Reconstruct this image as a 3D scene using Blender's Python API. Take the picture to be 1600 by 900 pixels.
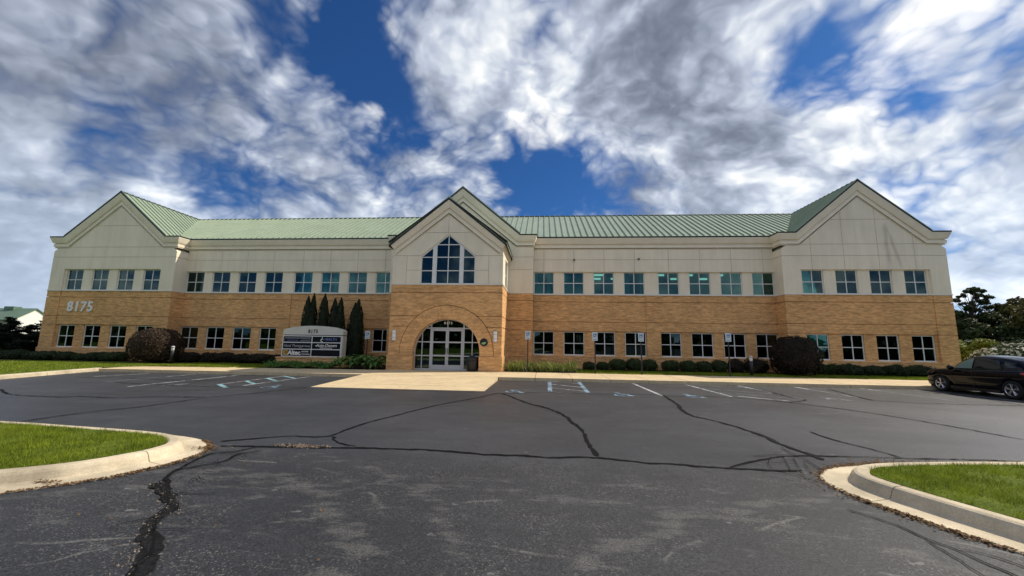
import bpy, bmesh, math, random
import numpy as np
from mathutils import Matrix, Vector
for o in list(bpy.data.objects): bpy.data.objects.remove(o)
SC = bpy.context.scene
COL = SC.collection
rnd = random.Random(7)
R = math.radians

# ------------------------------------------------------------------ camera
CX, CY, CZ = 5.606, -27.167, 1.583
YAW, PIT, ROL, FPX = -0.0787, 0.1391, 0.0152, 620.19
fw = Vector((math.sin(YAW)*math.cos(PIT), math.cos(YAW)*math.cos(PIT), math.sin(PIT)))
rt = Vector((math.cos(YAW), -math.sin(YAW), 0))
upv = rt.cross(fw)
rt, upv = math.cos(ROL)*rt + math.sin(ROL)*upv, -math.sin(ROL)*rt + math.cos(ROL)*upv
cam = bpy.data.objects.new('camera', bpy.data.cameras.new('camera'))
cam.data.sensor_width = 36; cam.data.lens = FPX/1600*36
cam.data.clip_start = 0.05; cam.data.clip_end = 3000
M = Matrix.Identity(4)
for i in range(3):
    M[i][0], M[i][1], M[i][2] = rt[i], upv[i], -fw[i]
M[0][3], M[1][3], M[2][3] = CX, CY, CZ
cam.matrix_world = M
COL.objects.link(cam); SC.camera = cam

# ------------------------------------------------------------------ light
SUN_A, SUN_E = R(21.6), R(45)            # azimuth from +X towards +Y, elevation
sdir = Vector((math.cos(SUN_E)*math.cos(SUN_A), math.cos(SUN_E)*math.sin(SUN_A), math.sin(SUN_E)))
sl = bpy.data.lights.new('sun', 'SUN'); sl.energy = 2.15; sl.angle = R(0.5); sl.color = (1.0, 0.91, 0.76)
so = bpy.data.objects.new('sun', sl); COL.objects.link(so)
so.rotation_euler = sdir.to_track_quat('Z', 'Y').to_euler(); so.location = (20, 20, 60)
SC.view_settings.view_transform = 'Standard'; SC.view_settings.look = 'None'
SC.view_settings.exposure = 1.16; SC.view_settings.gamma = 1
SC.view_settings.use_curve_mapping = False
SC.cycles.max_bounces = 6; SC.cycles.transparent_max_bounces = 12

class NT:
    """tiny helper for node trees"""
    def __init__(s, tree): s.t = tree; s.t.nodes.clear()
    def n(s, kind, **kw):
        nd = s.t.nodes.new(kind)
        for k, v in kw.items(): setattr(nd, k, v)
        return nd
    def l(s, a, b): s.t.links.new(a, b)
    def put(s, sock, v):
        if isinstance(v, bpy.types.NodeSocket): s.l(v, sock)
        elif isinstance(v, (tuple, list)) and sock.type == 'RGBA' and len(v) == 3: sock.default_value = (*v, 1)
        else: sock.default_value = v
    def m(s, op, a, b=None, c=None, clamp=False):
        nd = s.n('ShaderNodeMath', operation=op, use_clamp=clamp)
        for i, v in enumerate((a, b, c)):
            if v is not None: s.put(nd.inputs[i], v)
        return nd.outputs[0]
    def vm(s, op, a, b=None, out=0):
        nd = s.n('ShaderNodeVectorMath', operation=op)
        s.put(nd.inputs[0], a)
        if b is not None: s.put(nd.inputs[1], b)
        return nd.outputs['Value'] if op in ('DOT_PRODUCT', 'LENGTH', 'DISTANCE') else nd.outputs[0]
    def comb(s, x, y, z):
        nd = s.n('ShaderNodeCombineXYZ')
        for i, v in enumerate((x, y, z)): s.put(nd.inputs[i], v)
        return nd.outputs[0]
    def sep(s, v):
        nd = s.n('ShaderNodeSeparateXYZ'); s.put(nd.inputs[0], v); return nd.outputs
    def noise(s, vec, scale, detail=4, rough=.5, dist=0, col=False):
        nd = s.n('ShaderNodeTexNoise'); s.put(nd.inputs['Vector'], vec)
        nd.inputs['Scale'].default_value = scale; nd.inputs['Detail'].default_value = detail
        nd.inputs['Roughness'].default_value = rough; nd.inputs['Distortion'].default_value = dist
        return nd.outputs['Color' if col else 'Fac']
    def ss(s, v, a, b, lo=0., hi=1.):
        nd = s.n('ShaderNodeMapRange', interpolation_type='SMOOTHSTEP')
        s.put(nd.inputs[0], v)
        for i, x in enumerate((a, b, lo, hi)): s.put(nd.inputs[i+1], x)
        return nd.outputs[0]
    def lin(s, v, a, b, lo=0., hi=1.):
        nd = s.n('ShaderNodeMapRange'); s.put(nd.inputs[0], v)
        for i, x in enumerate((a, b, lo, hi)): s.put(nd.inputs[i+1], x)
        return nd.outputs[0]
    def mix(s, f, a, b, blend='MIX'):
        nd = s.n('ShaderNodeMix', data_type='RGBA', blend_type=blend)
        s.put(nd.inputs[0], f); s.put(nd.inputs[6], a); s.put(nd.inputs[7], b)
        return nd.outputs[2]
    def ramp(s, f, stops):
        nd = s.n('ShaderNodeValToRGB'); s.put(nd.inputs[0], f)
        e = nd.color_ramp.elements
        while len(e) < len(stops): e.new(.5)
        for x, (p, c) in zip(e, stops): x.position = p; x.color = (*c, 1)
        return nd.outputs[0]

# ------------------------------------------------------------------ sky
W = bpy.data.worlds.new('World'); SC.world = W; W.use_nodes = True
t = NT(W.node_tree)
SKY_STRENGTH = 0.10
def pix_dir(u, v):
    d = fw + rt*((u-800)/FPX) + upv*((450-v)/FPX); d.normalize(); return tuple(d)
D = t.n('ShaderNodeTexCoord').outputs['Generated']
D = t.vm('NORMALIZE', D)
x, y, z = t.sep(D)
zc = t.m('ADD', t.m('MAXIMUM', z, 0.0), 0.62)
P = t.comb(t.m('DIVIDE', x, zc), t.m('DIVIDE', y, zc), t.m('MULTIPLY', z, 0.6))
wv = t.noise(P, 1.4, 3, .5, 0, True)
P = t.vm('ADD', P, t.vm('SCALE', t.vm('SUBTRACT', wv, (.5, .5, .5)), None)); P.node.inputs[1].links
for nd in W.node_tree.nodes:
    if nd.type == 'VECT_MATH' and nd.operation == 'SCALE': nd.inputs['Scale'].default_value = 0.20
Q = t.vm('ADD', P, (0.13*sdir.x, 0.13*sdir.y, 0.05))
n1 = t.noise(P, 2.2, 9, .56, 0)
n3 = t.noise(t.vm('ADD', P, (7.3, 2.1, 3)), .6, 5, .5)
def puff(vec):
    acc = None
    for sc_, w_ in ((5.0, 1.0), (11.5, .55), (25.0, .32), (51.0, .16)):
        a_ = t.m('ABSOLUTE', t.m('MULTIPLY_ADD', t.noise(vec, sc_, 0, .5), 2.0, -1.0))
        acc = t.m('MULTIPLY', a_, w_) if acc is None else t.m('MULTIPLY_ADD', a_, w_, acc)
    return acc
Pw = t.vm('ADD', P, t.vm('MULTIPLY', t.vm('SUBTRACT', t.noise(P, 6.0, 4, .6, 0, True), (.5, .5, .5)), (.07, .07, .07)))
pf = puff(Pw); pf2 = puff(t.vm('ADD', Pw, (0.05*sdir.x, 0.05*sdir.y, 0.02)))
nf = t.m('MULTIPLY_ADD', pf, .9, .10)
wf = t.noise(t.vm('ADD', P, (5.1, 1.7, 8.2)), 4.2, 6, .6, 0, True)
def scaled(v, k):
    nd = t.n('ShaderNodeVectorMath', operation='SCALE'); t.put(nd.inputs[0], v); nd.inputs['Scale'].default_value = k; return nd.outputs[0]
Dw = t.vm('NORMALIZE', t.vm('ADD', t.vm('ADD', D, scaled(t.vm('SUBTRACT', wv, (.5, .5, .5)), .24)), scaled(t.vm('SUBTRACT', wf, (.5, .5, .5)), .16)))
def blobs(lst):
    acc = None
    for u, v, sg, w in lst:
        d = t.vm('DOT_PRODUCT', Dw, pix_dir(u, v))
        e = t.m('EXPONENT', t.m('DIVIDE', t.m('SUBTRACT', d, 1.0), sg*sg))
        acc = t.m('MULTIPLY', e, w) if acc is None else t.m('MULTIPLY_ADD', e, w, acc)
    return acc
# (pixel the cloud or gap was seen at, angular size, strength): gaps of blue, then banks of cloud
dens_b = blobs([(500, 60, .10, -.26), (560, 110, .13, -.30), (600, 30, .09, -.22), (590, 230, .12, -.14), (430, 320, .13, -.16), (240, 200, .10, -.13), (860, 210, .09, -.32), (840, 260, .08, -.22),
    (1245, 120, .06, -.34), (1300, 55, .06, -.34), (1490, 55, .085, -.36), (1400, 130, .07, -.24), (1390, 40, .07, .14), (1580, 70, .07, .14), (885, 25, .09, -.28),
    (1075, 225, .06, -.2), (150, 60, .15, -.13), (1450, 300, .10, -.22), (680, 200, .07, -.18), (1030, 300, .07, -.16), (1530, 340, .09, -.14), (790, 330, .1, -.08),
    (330, 60, .20, .20), (700, 50, .09, .16), (780, 110, .11, .18), (970, 165, .11, .20), (1080, 60, .15, .24), (1200, 190, .10, .20),
    (1370, 220, .14, .18), (130, 330, .22, .20), (480, 250, .12, .06), (700, 290, .14, .10), (1560, 400, .12, .22), (1150, 290, .14, .10), (1590, 180, .12, .16)])
dark_b = blobs([(310, 110, .13, -.26), (250, 40, .12, -.14), (1070, 60, .13, -.34), (1210, 190, .10, -.26), (1140, 230, .07, -.12), (20, 230, .16, -.18), (40, 330, .14, -.26), (40, 400, .12, -.24),
    (1540, 215, .10, -.18), (1590, 430, .1, -.12), (100, 130, .2, -.12), (460, 60, .07, .28), (770, 100, .13, .18), (1000, 165, .10, .28),
    (1330, 190, .18, .24), (1450, 150, .14, .20), (250, 290, .08, .30), (1560, 395, .09, .22), (965, 243, .05, .3), (1170, 20, .1, .2), (700, 300, .2, .05)])
dens = t.m('ADD', t.m('ADD', t.m('MULTIPLY_ADD', n1, 1.5, -.25), t.m('MULTIPLY', t.m('SUBTRACT', nf, .5), .48)), t.m('MULTIPLY_ADD', dens_b, .95, .03))
alpha = t.m('MULTIPLY', t.ss(dens, .25, .68), .97)
rel = t.m('MULTIPLY', t.m('SUBTRACT', t.noise(P, 2.2, 4, .52, .1), t.noise(Q, 2.2, 4, .52, .1)), 3.0)
lum = t.m('ADD', t.m('ADD', t.m('ADD', .56, rel), t.m('MULTIPLY', t.m('SUBTRACT', n3, .5), .7)), t.m('MULTIPLY', dark_b, .72))
lum = t.m('ADD', lum, t.m('MULTIPLY', t.m('SUBTRACT', nf, .5), .26))
lum = t.m('ADD', lum, t.ss(dens, .42, .85, .10, -.06))
lum = t.m('ADD', lum, t.m('MULTIPLY', t.m('SUBTRACT', pf, pf2), 0.8))
k = 1.0/SKY_STRENGTH
cl = t.ramp(t.m('MULTIPLY_ADD', lum, .62, .25), [(0.0, (.075, .088, .118)), (.25, (.115, .132, .170)), (.386, (.155, .178, .225)), (.51, (.21, .236, .29)), (.647, (.295, .325, .385)), (.777, (.42, .445, .475)), (.87, (.53, .535, .535)), (1.0, (.62, .62, .615))])
cl = t.mix(1.0, cl, (k*.87, k*.87, k*.87), 'MULTIPLY')
sky = t.n('ShaderNodeTexSky', sky_type='NISHITA', sun_disc=False)
sky.sun_elevation = SUN_E; sky.sun_rotation = math.pi/2 - SUN_A
sky.altitude = 200; sky.air_density = 1.0; sky.dust_density = .6; sky.ozone_density = 2.5
blue = t.mix(1.0, sky.outputs[0], (.095, .215, .37), 'MULTIPLY')
cl = t.mix(t.ss(z, .42, .0, .0, .45), cl, (.37*k, .45*k, .56*k))
final = t.mix(alpha, blue, cl)
bg = t.n('ShaderNodeBackground'); t.l(final, bg.inputs[0]); bg.inputs[1].default_value = SKY_STRENGTH
wo = t.n('ShaderNodeOutputWorld'); t.l(bg.outputs[0], wo.inputs[0])

# ------------------------------------------------------------------ materials
MAT = {}
def newmat(name):
    m = bpy.data.materials.new(name); m.use_nodes = True
    t = NT(m.node_tree)
    out = t.n('ShaderNodeOutputMaterial'); b = t.n('ShaderNodeBsdfPrincipled')
    t.l(b.outputs[0], out.inputs[0]); MAT[name] = m
    return t, b, out
def pos(t): return t.n('ShaderNodeNewGeometry').outputs['Position']
def bump(t, b, h, dist=.01, st=.6):
    nd = t.n('ShaderNodeBump'); nd.inputs['Distance'].default_value = dist; nd.inputs['Strength'].default_value = st
    t.l(h, nd.inputs['Height']); t.l(nd.outputs[0], b.inputs['Normal'])
def mottled(name, c, var=.18, scale=2., rough=.7, fine=30, spec=.3, metal=0, bmp=0.):
    t, b, _ = newmat(name); p = pos(t)
    a = t.noise(p, scale, 5, .6); f = t.noise(p, fine, 3, .6)
    k = t.m('ADD', t.lin(a, .25, .75, 1-var, 1+var), t.lin(f, .3, .7, -var*.5, var*.5))
    t.l(t.mix(1.0, c, t.comb(k, k, k), 'MULTIPLY'), b.inputs['Base Color'])
    b.inputs['Roughness'].default_value = rough; b.inputs['Specular IOR Level'].default_value = spec
    b.inputs['Metallic'].default_value = metal
    if bmp: bump(t, b, f, bmp)
    return MAT[name]

def brick_mat(name, polar=False):
    t, b, _ = newmat(name); p = pos(t); x, y, z = t.sep(p)
    if polar:
        dx = t.m('SUBTRACT', x, .1); dz = t.m('MAXIMUM', t.m('SUBTRACT', z, 1.0), 0.0)
        ang = t.m('ARCTAN2', dz, dx); rr = t.m('SQRT', t.m('ADD', t.m('MULTIPLY', dx, dx), t.m('MULTIPLY', dz, dz)))
        leg = t.m('LESS_THAN', z, 1.0)
        u = t.m('ADD', t.m('MULTIPLY', ang, 2.3), t.m('MULTIPLY', leg, t.m('SUBTRACT', z, 1.0)))
        vec = t.comb(rr, u, 0.0)
    else:
        u = t.m('ADD', x, y); vec = t.comb(u, z, 0.0)
    br = t.n('ShaderNodeTexBrick'); t.l(vec, br.inputs['Vector'])
    br.inputs['Scale'].default_value = 1; br.inputs['Brick Width'].default_value = .205; br.inputs['Row Height'].default_value = .068
    br.inputs['Mortar Size'].default_value = .006; br.inputs['Mortar Smooth'].default_value = .2; br.inputs['Bias'].default_value = -.1
    br.inputs['Color1'].default_value = (.80, .445, .190, 1); br.inputs['Color2'].default_value = (.58, .305, .122, 1)
    br.inputs['Mortar'].default_value = (.48, .33, .19, 1)
    st = t.noise(t.comb(t.m('MULTIPLY', u, 1.6), t.m('MULTIPLY', z, 9.0), y), 1.0, 4, .65)
    big = t.noise(p, .5, 3, .5)
    k = t.m('MULTIPLY', t.lin(st, .28, .72, .70, 1.30), t.lin(big, .3, .7, .90, 1.1))
    col = t.mix(1.0, br.outputs['Color'], t.comb(k, k, t.m('MULTIPLY', k, .97)), 'MULTIPLY')
    t.l(col, b.inputs['Base Color']); b.inputs['Roughness'].default_value = .85; b.inputs['Specular IOR Level'].default_value = .2
    bump(t, b, br.outputs['Fac'], -.004, .5)
brick_mat('brick'); brick_mat('brick_arch', True)

def stucco():
    t, b, _ = newmat('stucco'); p = pos(t); x, y, z = t.sep(p)
    a = t.noise(p, .45, 4, .6); f = t.noise(p, 45, 3, .6)
    st = t.noise(t.comb(t.m('MULTIPLY', x, 2.2), t.m('MULTIPLY', y, 2.2), t.m('MULTIPLY', z, .25)), 1, 5, .7)
    k = t.m('MULTIPLY', t.lin(a, .3, .7, .93, 1.05), t.lin(st, .35, .8, 1.03, .88))
    k = t.m('MULTIPLY', k, t.lin(f, .3, .7, .96, 1.04))
    col = t.mix(1.0, (.87, .775, .605), t.comb(k, k, k), 'MULTIPLY')
    # water stain under the right gable rake: two thin dark runs
    def run(x0, x1, z0, z1, w):
        xc = t.lin(z, z0, z1, x0, x1)
        d = t.m('ABSOLUTE', t.m('SUBTRACT', x, t.m('ADD', xc, t.m('MULTIPLY', t.m('SUBTRACT', a, .5), .5))))
        g = t.ss(d, 0, w, 1, 0)
        return t.m('MULTIPLY', g, t.m('MULTIPLY', t.ss(z, z1, z1-.5), t.ss(z, z0-.2, z0+.8)))
    s = t.m('MAXIMUM', run(27.95, 27.25, 6.6, 9.6, .2), run(27.25, 27.25, 6.6, 9.7, .25))
    s = t.m('MULTIPLY', s, t.lin(st, .3, .7, .15, .55))
    t.l(t.mix(s, col, (.30, .25, .19)), b.inputs['Base Color'])
    b.inputs['Roughness'].default_value = .9; b.inputs['Specular IOR Level'].default_value = .15
    bump(t, b, f, .004)
stucco()
mottled('trim', (.84, .755, .595), .07, 1.5, .75, 25, .2)
mottled('white_trim', (.78, .75, .66), .06, 2, .6)
mottled('roof_green', (.30, .365, .265), .10, .9, .38, 14, .5)
mottled('roof_edge', (.022, .030, .024), .1, 2, .6)
mottled('frame_white', (.76, .76, .73), .06, 3, .45)
mottled('aluminium', (.50, .50, .51), .06, 4, .38, 30, .5, .15)
mottled('dark_metal', (.022, .022, .024), .2, 6, .4, 30, .5)
mottled('black_plastic', (.012, .012, .013), .2, 6, .35, 40, .5)
mottled('interior', (.22, .23, .22), .15, .8, .9)
mottled('ceiling', (.55, .56, .53), .05, 1, .9)
mottled('joint', (.46, .405, .315), .1, 3, .9)
mottled('letter_white', (.86, .83, .76), .05, 4, .5)
mottled('letter_black', (.015, .015, .015), .1, 4, .5)
mottled('sign_panel', (.007, .008, .012), .2, 3, .6, 20, .15)
mottled('sign_body', (.62, .60, .52), .07, 2, .6)
mottled('sign_blue', (.02, .10, .32), .1, 5, .4)
mottled('sign_plate', (.50, .62, .68), .08, 5, .4)
mottled('dim_blue', (.16, .20, .42), .1, 8, .6)
mottled('dim_grey', (.36, .37, .40), .2, 12, .6)
mottled('orange_logo', (.55, .33, .06), .15, 6, .5)
mottled('bark', (.07, .05, .035), .3, 6, .9, 20)
mottled('mulch', (.035, .023, .016), .4, 8, .95, 60, .1, 0, .03)
mottled('stone_bit', (.22, .17, .13), .4, 30, .9)
mottled('plaster_white', (.80, .80, .76), .05, 1, .8)
mottled('plaster_shaded', (.36, .36, .33), .08, 1, .8)  # darker copy for the neighbour's side walls, their shade put into the colour
mottled('roof_far', (.12, .19, .13), .08, .5, .5)

def glass(name, tint, fr=1.0, op=.0):
    t, b, out = newmat(name)
    t.t.nodes.remove(b)
    tr = t.n('ShaderNodeBsdfTransparent'); tr.inputs[0].default_value = (*tint, 1)
    gl = t.n('ShaderNodeBsdfGlossy'); gl.inputs['Roughness'].default_value = .015; gl.inputs[0].default_value = (.50*fr, .72*fr, .68*fr, 1)
    fr_ = t.n('ShaderNodeFresnel'); fr_.inputs[0].default_value = 1.8
    ms = t.n('ShaderNodeMixShader'); t.l(fr_.outputs[0], ms.inputs[0]); t.l(tr.outputs[0], ms.inputs[1]); t.l(gl.outputs[0], ms.inputs[2])
    nb = t.n('ShaderNodeBump'); nb.inputs['Strength'].default_value = .12; nb.inputs['Distance'].default_value = .01
    t.l(t.noise(pos(t), 1.3, 2, .5), nb.inputs['Height']); t.l(nb.outputs[0], gl.inputs['Normal'])
    t.l(ms.outputs[0], out.inputs[0])
glass('window_glass', (.42, .72, .68)); glass('dark_glass', (.16, .22, .22))
t, b, _ = newmat('curtain')
p = pos(t); k = t.lin(t.noise(p, 1.0, 3), .3, .7, .8, 1.1)
t.l(t.mix(1.0, (.42, .62, .58), t.comb(k, k, k), 'MULTIPLY'), b.inputs['Base Color']); b.inputs['Roughness'].default_value = .9
t, b, _ = newmat('lamp_lit'); b.inputs['Base Color'].default_value = (.9, .9, .9, 1)
b.inputs['Emission Color'].default_value = (1, .98, .92, 1); b.inputs['Emission Strength'].default_value = .4
t, b, _ = newmat('lamp_white'); b.inputs['Base Color'].default_value = (.85, .85, .83, 1); b.inputs['Roughness'].default_value = .4

def concrete(name, c, dark=.2):
    t, b, _ = newmat(name); p = pos(t)
    a = t.noise(p, .9, 5, .65); f = t.noise(p, 60, 4, .7); s = t.noise(p, 5, 6, .7)
    k = t.m('MULTIPLY', t.lin(a, .3, .7, 1-dark, 1+dark*.5), t.lin(f, .3, .7, .84, 1.12))
    k = t.m('MULTIPLY', k, t.lin(s, .35, .75, 1.05, .82))
    col = t.mix(1.0, c, t.comb(k, k, k), 'MULTIPLY')
    pit = t.ss(t.noise(p, 130, 2, .5), .64, .72)
    col = t.mix(t.m('MULTIPLY', pit, .6), col, (.16, .12, .08))
    t.l(col, b.inputs['Base Color']); b.inputs['Roughness'].default_value = .9; b.inputs['Specular IOR Level'].default_value = .2
    bump(t, b, t.m('ADD', f, t.m('MULTIPLY', s, .6)), .008)
concrete('concrete', (.67, .525, .325), .16); concrete('kerb_concrete', (.66, .56, .40), .42)

def asphalt():
    t, b, _ = newmat('asphalt'); p = pos(t); x, y, z = t.sep(p)
    a = t.noise(p, .22, 5, .6); m = t.noise(p, 1.3, 6, .65)
    g1 = t.n('ShaderNodeTexVoronoi'); g1.inputs['Scale'].default_value = 85; t.l(p, g1.inputs['Vector'])
    gr = t.sep(g1.outputs['Color'])[0]
    g2 = t.noise(p, 230, 2, .6)
    near = t.ss(t.m('ADD', y, t.m('MULTIPLY', t.m('SUBTRACT', m, .5), .5)), -20.5, -21.4)       # older seal coat this side of the joint
    base = t.mix(near, (.0298, .0312, .0356), (.0232, .0242, .0270))
    k = t.m('MULTIPLY', t.lin(a, .25, .75, .66, 1.36), t.lin(m, .25, .75, .84, 1.16))
    k = t.m('MULTIPLY', k, t.m('MULTIPLY_ADD', t.m('MULTIPLY', t.m('SUBTRACT', gr, .45), t.m('MULTIPLY_ADD', near, .45, .55)), 1.5, 1.0))
    k = t.m('MULTIPLY', k, t.lin(g2, .3, .7, .70, 1.32))
    col = t.mix(1.0, base, t.comb(k, k, k), 'MULTIPLY')
    k = t.m('MULTIPLY', t.lin(t.noise(t.comb(t.m('MULTIPLY', x, .35), t.m('MULTIPLY', y, 1.3), 2.0), 1.6, 6, .7), .3, .7, .80, 1.22), 1.0)
    col = t.mix(1.0, col, t.comb(k, k, k), 'MULTIPLY')
    sp = t.m('MULTIPLY', t.ss(t.noise(t.comb(t.m('MULTIPLY', x, .6), y, 4.0), 5.5, 3, .5), .69, .73), t.ss(m, .40, .55))
    col = t.mix(t.m('MULTIPLY', sp, .55), col, (.22, .22, .21))
    # pale scuffs where the coat has worn through: long patches with a grainy edge, swinging round like tyre tracks
    wx = t.m('ADD', x, t.m('MULTIPLY', t.m('SUBTRACT', a, .5), 3.0))
    def arc(cx, cy, rad, wid, amt):
        d = t.m('SQRT', t.m('ADD', t.m('POWER', t.m('SUBTRACT', wx, cx), 2.0), t.m('POWER', t.m('SUBTRACT', y, cy), 2.0)))
        q = t.m('ABSOLUTE', t.m('SUBTRACT', d, rad)); return t.ss(q, 0, wid, amt, 0)
    tr = t.m('MAXIMUM', arc(1.0, -25.0, 3.0, .35, 1.0), arc(9.4, -25.5, 3.6, .3, 1.0))
    tr = t.m('MAXIMUM', tr, arc(4.0, -33.0, 10.9, .22, .8))
    tr = t.m('MAXIMUM', tr, t.m('MAXIMUM', arc(1.0, -25.0, 4.1, .3, .8), arc(6.0, -30, 8.2, .15, .6)))
    ln_ = t.m('MAXIMUM', t.m('MAXIMUM', arc(1.0, -25.0, 3.55, .045, 1.), arc(4.0, -33.0, 9.6, .03, 1.)), t.m('MAXIMUM', arc(9.4, -25.5, 3.2, .04, 1.), arc(6.5, -31, 8.6, .03, 1.)))
    ln_ = t.m('MULTIPLY', ln_, t.m('MULTIPLY', t.ss(m, .46, .60), t.ss(g2, .38, .58)))
    sc = t.noise(t.comb(t.m('MULTIPLY', x, .9), t.m('MULTIPLY', y, 2.2), 0.0), 2.2, 9, .72)
    wear = t.m('MULTIPLY', t.ss(t.m('MULTIPLY_ADD', tr, .14, sc), .555, .70), t.ss(g2, .42, .62))
    wear = t.m('MULTIPLY', wear, t.m('MULTIPLY_ADD', near, .6, .25))
    col = t.mix(t.m('MULTIPLY', wear, .75), col, (.20, .19, .175))
    col = t.mix(t.m('MULTIPLY', t.m('MULTIPLY', ln_, near), .7), col, (.24, .23, .21))
    # whitish polished pepper of bare stones
    pep = t.m('MULTIPLY', t.m('GREATER_THAN', gr, .93), t.m('MULTIPLY_ADD', near, .40, .2))
    col = t.mix(t.m('MULTIPLY', pep, t.ss(m, .4, .65)), col, (.20, .185, .165))
    pit = t.m('MULTIPLY', t.m('LESS_THAN', gr, .035), near)
    col = t.mix(pit, col, (.004, .004, .004))
    t.l(col, b.inputs['Base Color'])
    t.l(t.m('ADD', t.lin(a, .3, .7, .42, .54), t.m('MULTIPLY', near, .16)), b.inputs['Roughness']); b.inputs['Specular IOR Level'].default_value = .5
    bump(t, b, t.m('ADD', t.m('MULTIPLY', gr, t.m('MULTIPLY_ADD', near, .5, .5)), t.m('MULTIPLY', g2, .5)), .006, .7)
asphalt()
mottled('broken_asphalt', (.0125, .0125, .0135), .9, 14, .9, 70, .1, 0, .02)
t, b, _ = newmat('tar'); p = pos(t)
wn = t.ss(t.noise(p, 7, 7, .75), .52, .66); fn = t.noise(p, 60, 3, .6)
t.l(t.mix(t.m('MULTIPLY', wn, .75), (.0045, .0045, .005), (.022, .0225, .024)), b.inputs['Base Color']); b.inputs['Roughness'].default_value = .8; b.inputs['Specular IOR Level'].default_value = .12
bump(t, b, fn, .008)

def paint(name, c, keep):
    t, b, out = newmat(name); p = pos(t)
    n = t.noise(p, 3.2, 8, .75)
    k = t.ss(n, .5+keep-.10, .5+keep+.10, 1, 0)
    t.l(t.mix(k, (.045, .045, .048), c), b.inputs['Base Color']); b.inputs['Roughness'].default_value = .7
paint('paint_white', (.42, .44, .455), .03); paint('paint_faint', (.20, .21, .23), .02); paint('paint_blue', (.21, .33, .44), .02); paint('paint_teal', (.22, .40, .44), .06)

def foliage(name, c1, c2, scale=3., trans=.25, rough=.6):
    t, b, out = newmat(name)
    oi = t.n('ShaderNodeNewGeometry')
    n = t.noise(oi.outputs['Position'], scale, 4, .6)
    r = oi.outputs['Random Per Island']
    f = t.m('ADD', t.m('MULTIPLY', t.lin(n, .3, .7, 0, 1), .55), t.m('MULTIPLY', r, .45))
    c = t.mix(f, c1, c2)
    t.l(c, b.inputs['Base Color']); b.inputs['Roughness'].default_value = rough; b.inputs['Specular IOR Level'].default_value = .25
    tl = t.n('ShaderNodeBsdfTranslucent'); t.l(c, tl.inputs[0])
    ms = t.n('ShaderNodeMixShader'); ms.inputs[0].default_value = trans
    t.l(b.outputs[0], ms.inputs[1]); t.l(tl.outputs[0], ms.inputs[2]); t.l(ms.outputs[0], out.inputs[0])
foliage('leaf_box', (.010, .018, .007), (.070, .105, .030), 6)
foliage('leaf_burgundy', (.014, .010, .007), (.11, .068, .040))
foliage('leaf_red_dark', (.009, .009, .006), (.046, .034, .022))
foliage('leaf_arbor', (.005, .009, .005), (.026, .040, .014), 5, .1)
foliage('leaf_hosta', (.05, .12, .022), (.20, .34, .09))
foliage('leaf_lily', (.09, .13, .02), (.30, .34, .09))
foliage('leaf_juniper', (.04, .10, .018), (.13, .25, .05))
foliage('leaf_pine', (.008, .016, .009), (.022, .036, .018), 2)
foliage('leaf_dark', (.014, .026, .008), (.075, .10, .028), .5)
foliage('leaf_olive', (.035, .042, .010), (.17, .135, .032), .5)
foliage('leaf_yellow', (.09, .115, .012), (.28, .30, .035), .7)
foliage('leaf_mid', (.014, .026, .010), (.05, .075, .025), .5)
foliage('flower_white', (.22, .25, .17), (.50, .51, .42))
foliage('grass_blade', (.018, .048, .002), (.36, .43, .035), 2.2, .3, .9)
foliage('leaf_litter', (.06, .032, .016), (.26, .15, .065), 9, .1, .8)
def lawn():
    t, b, _ = newmat('lawn'); p = pos(t)
    a = t.noise(p, .35, 4, .6); f = t.noise(p, 26, 5, .75); g = t.noise(p, 3.5, 4, .7)
    k = t.m('ADD', t.m('MULTIPLY', f, .6), t.m('MULTIPLY', g, .4))
    col = t.mix(t.ss(k, .32, .68), (.036, .062, .005), (.165, .21, .022))
    col = t.mix(t.m('MULTIPLY', t.ss(a, .5, .75), .35), col, (.15, .17, .035))
    t.l(col, b.inputs['Base Color']); b.inputs['Roughness'].default_value = .9; b.inputs['Specular IOR Level'].default_value = .1
    bump(t, b, f, .05)
lawn()
t, b, _ = newmat('car_paint'); b.inputs['Base Color'].default_value = (.003, .0035, .006, 1); b.inputs['Roughness'].default_value = .10; b.inputs['Specular IOR Level'].default_value = .28
mottled('tyre', (.012, .012, .012), .2, 9, .8); mottled('rim_metal', (.52, .52, .54), .1, 9, .25, 30, .5, .8)
t, b, _ = newmat('tail_red'); b.inputs['Base Color'].default_value = (.45, .015, .02, 1); b.inputs['Roughness'].default_value = .15
t, b, _ = newmat('head_lens'); b.inputs['Base Color'].default_value = (.05, .05, .055, 1); b.inputs['Roughness'].default_value = .1
mottled('plaque_green', (.30, .50, .22), .25, 9, .5)

# ------------------------------------------------------------------ mesh helpers
def link(name, me, parent=None, loc=None):
    o = bpy.data.objects.new(name, me); COL.objects.link(o)
    if parent: o.parent = parent
    if loc: o.location = loc
    return o
def tag(o, label=None, cat=None, group=None, kind=None):
    if label: o['label'] = label
    if cat: o['category'] = cat
    if group: o['group'] = group
    if kind: o['kind'] = kind
    return o
def empty(name, loc, label, cat, group=None):
    return tag(link(name, None, None, loc), label, cat, group)
def part(name, parent, loc=None):
    return link(name, None, parent, loc)

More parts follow.
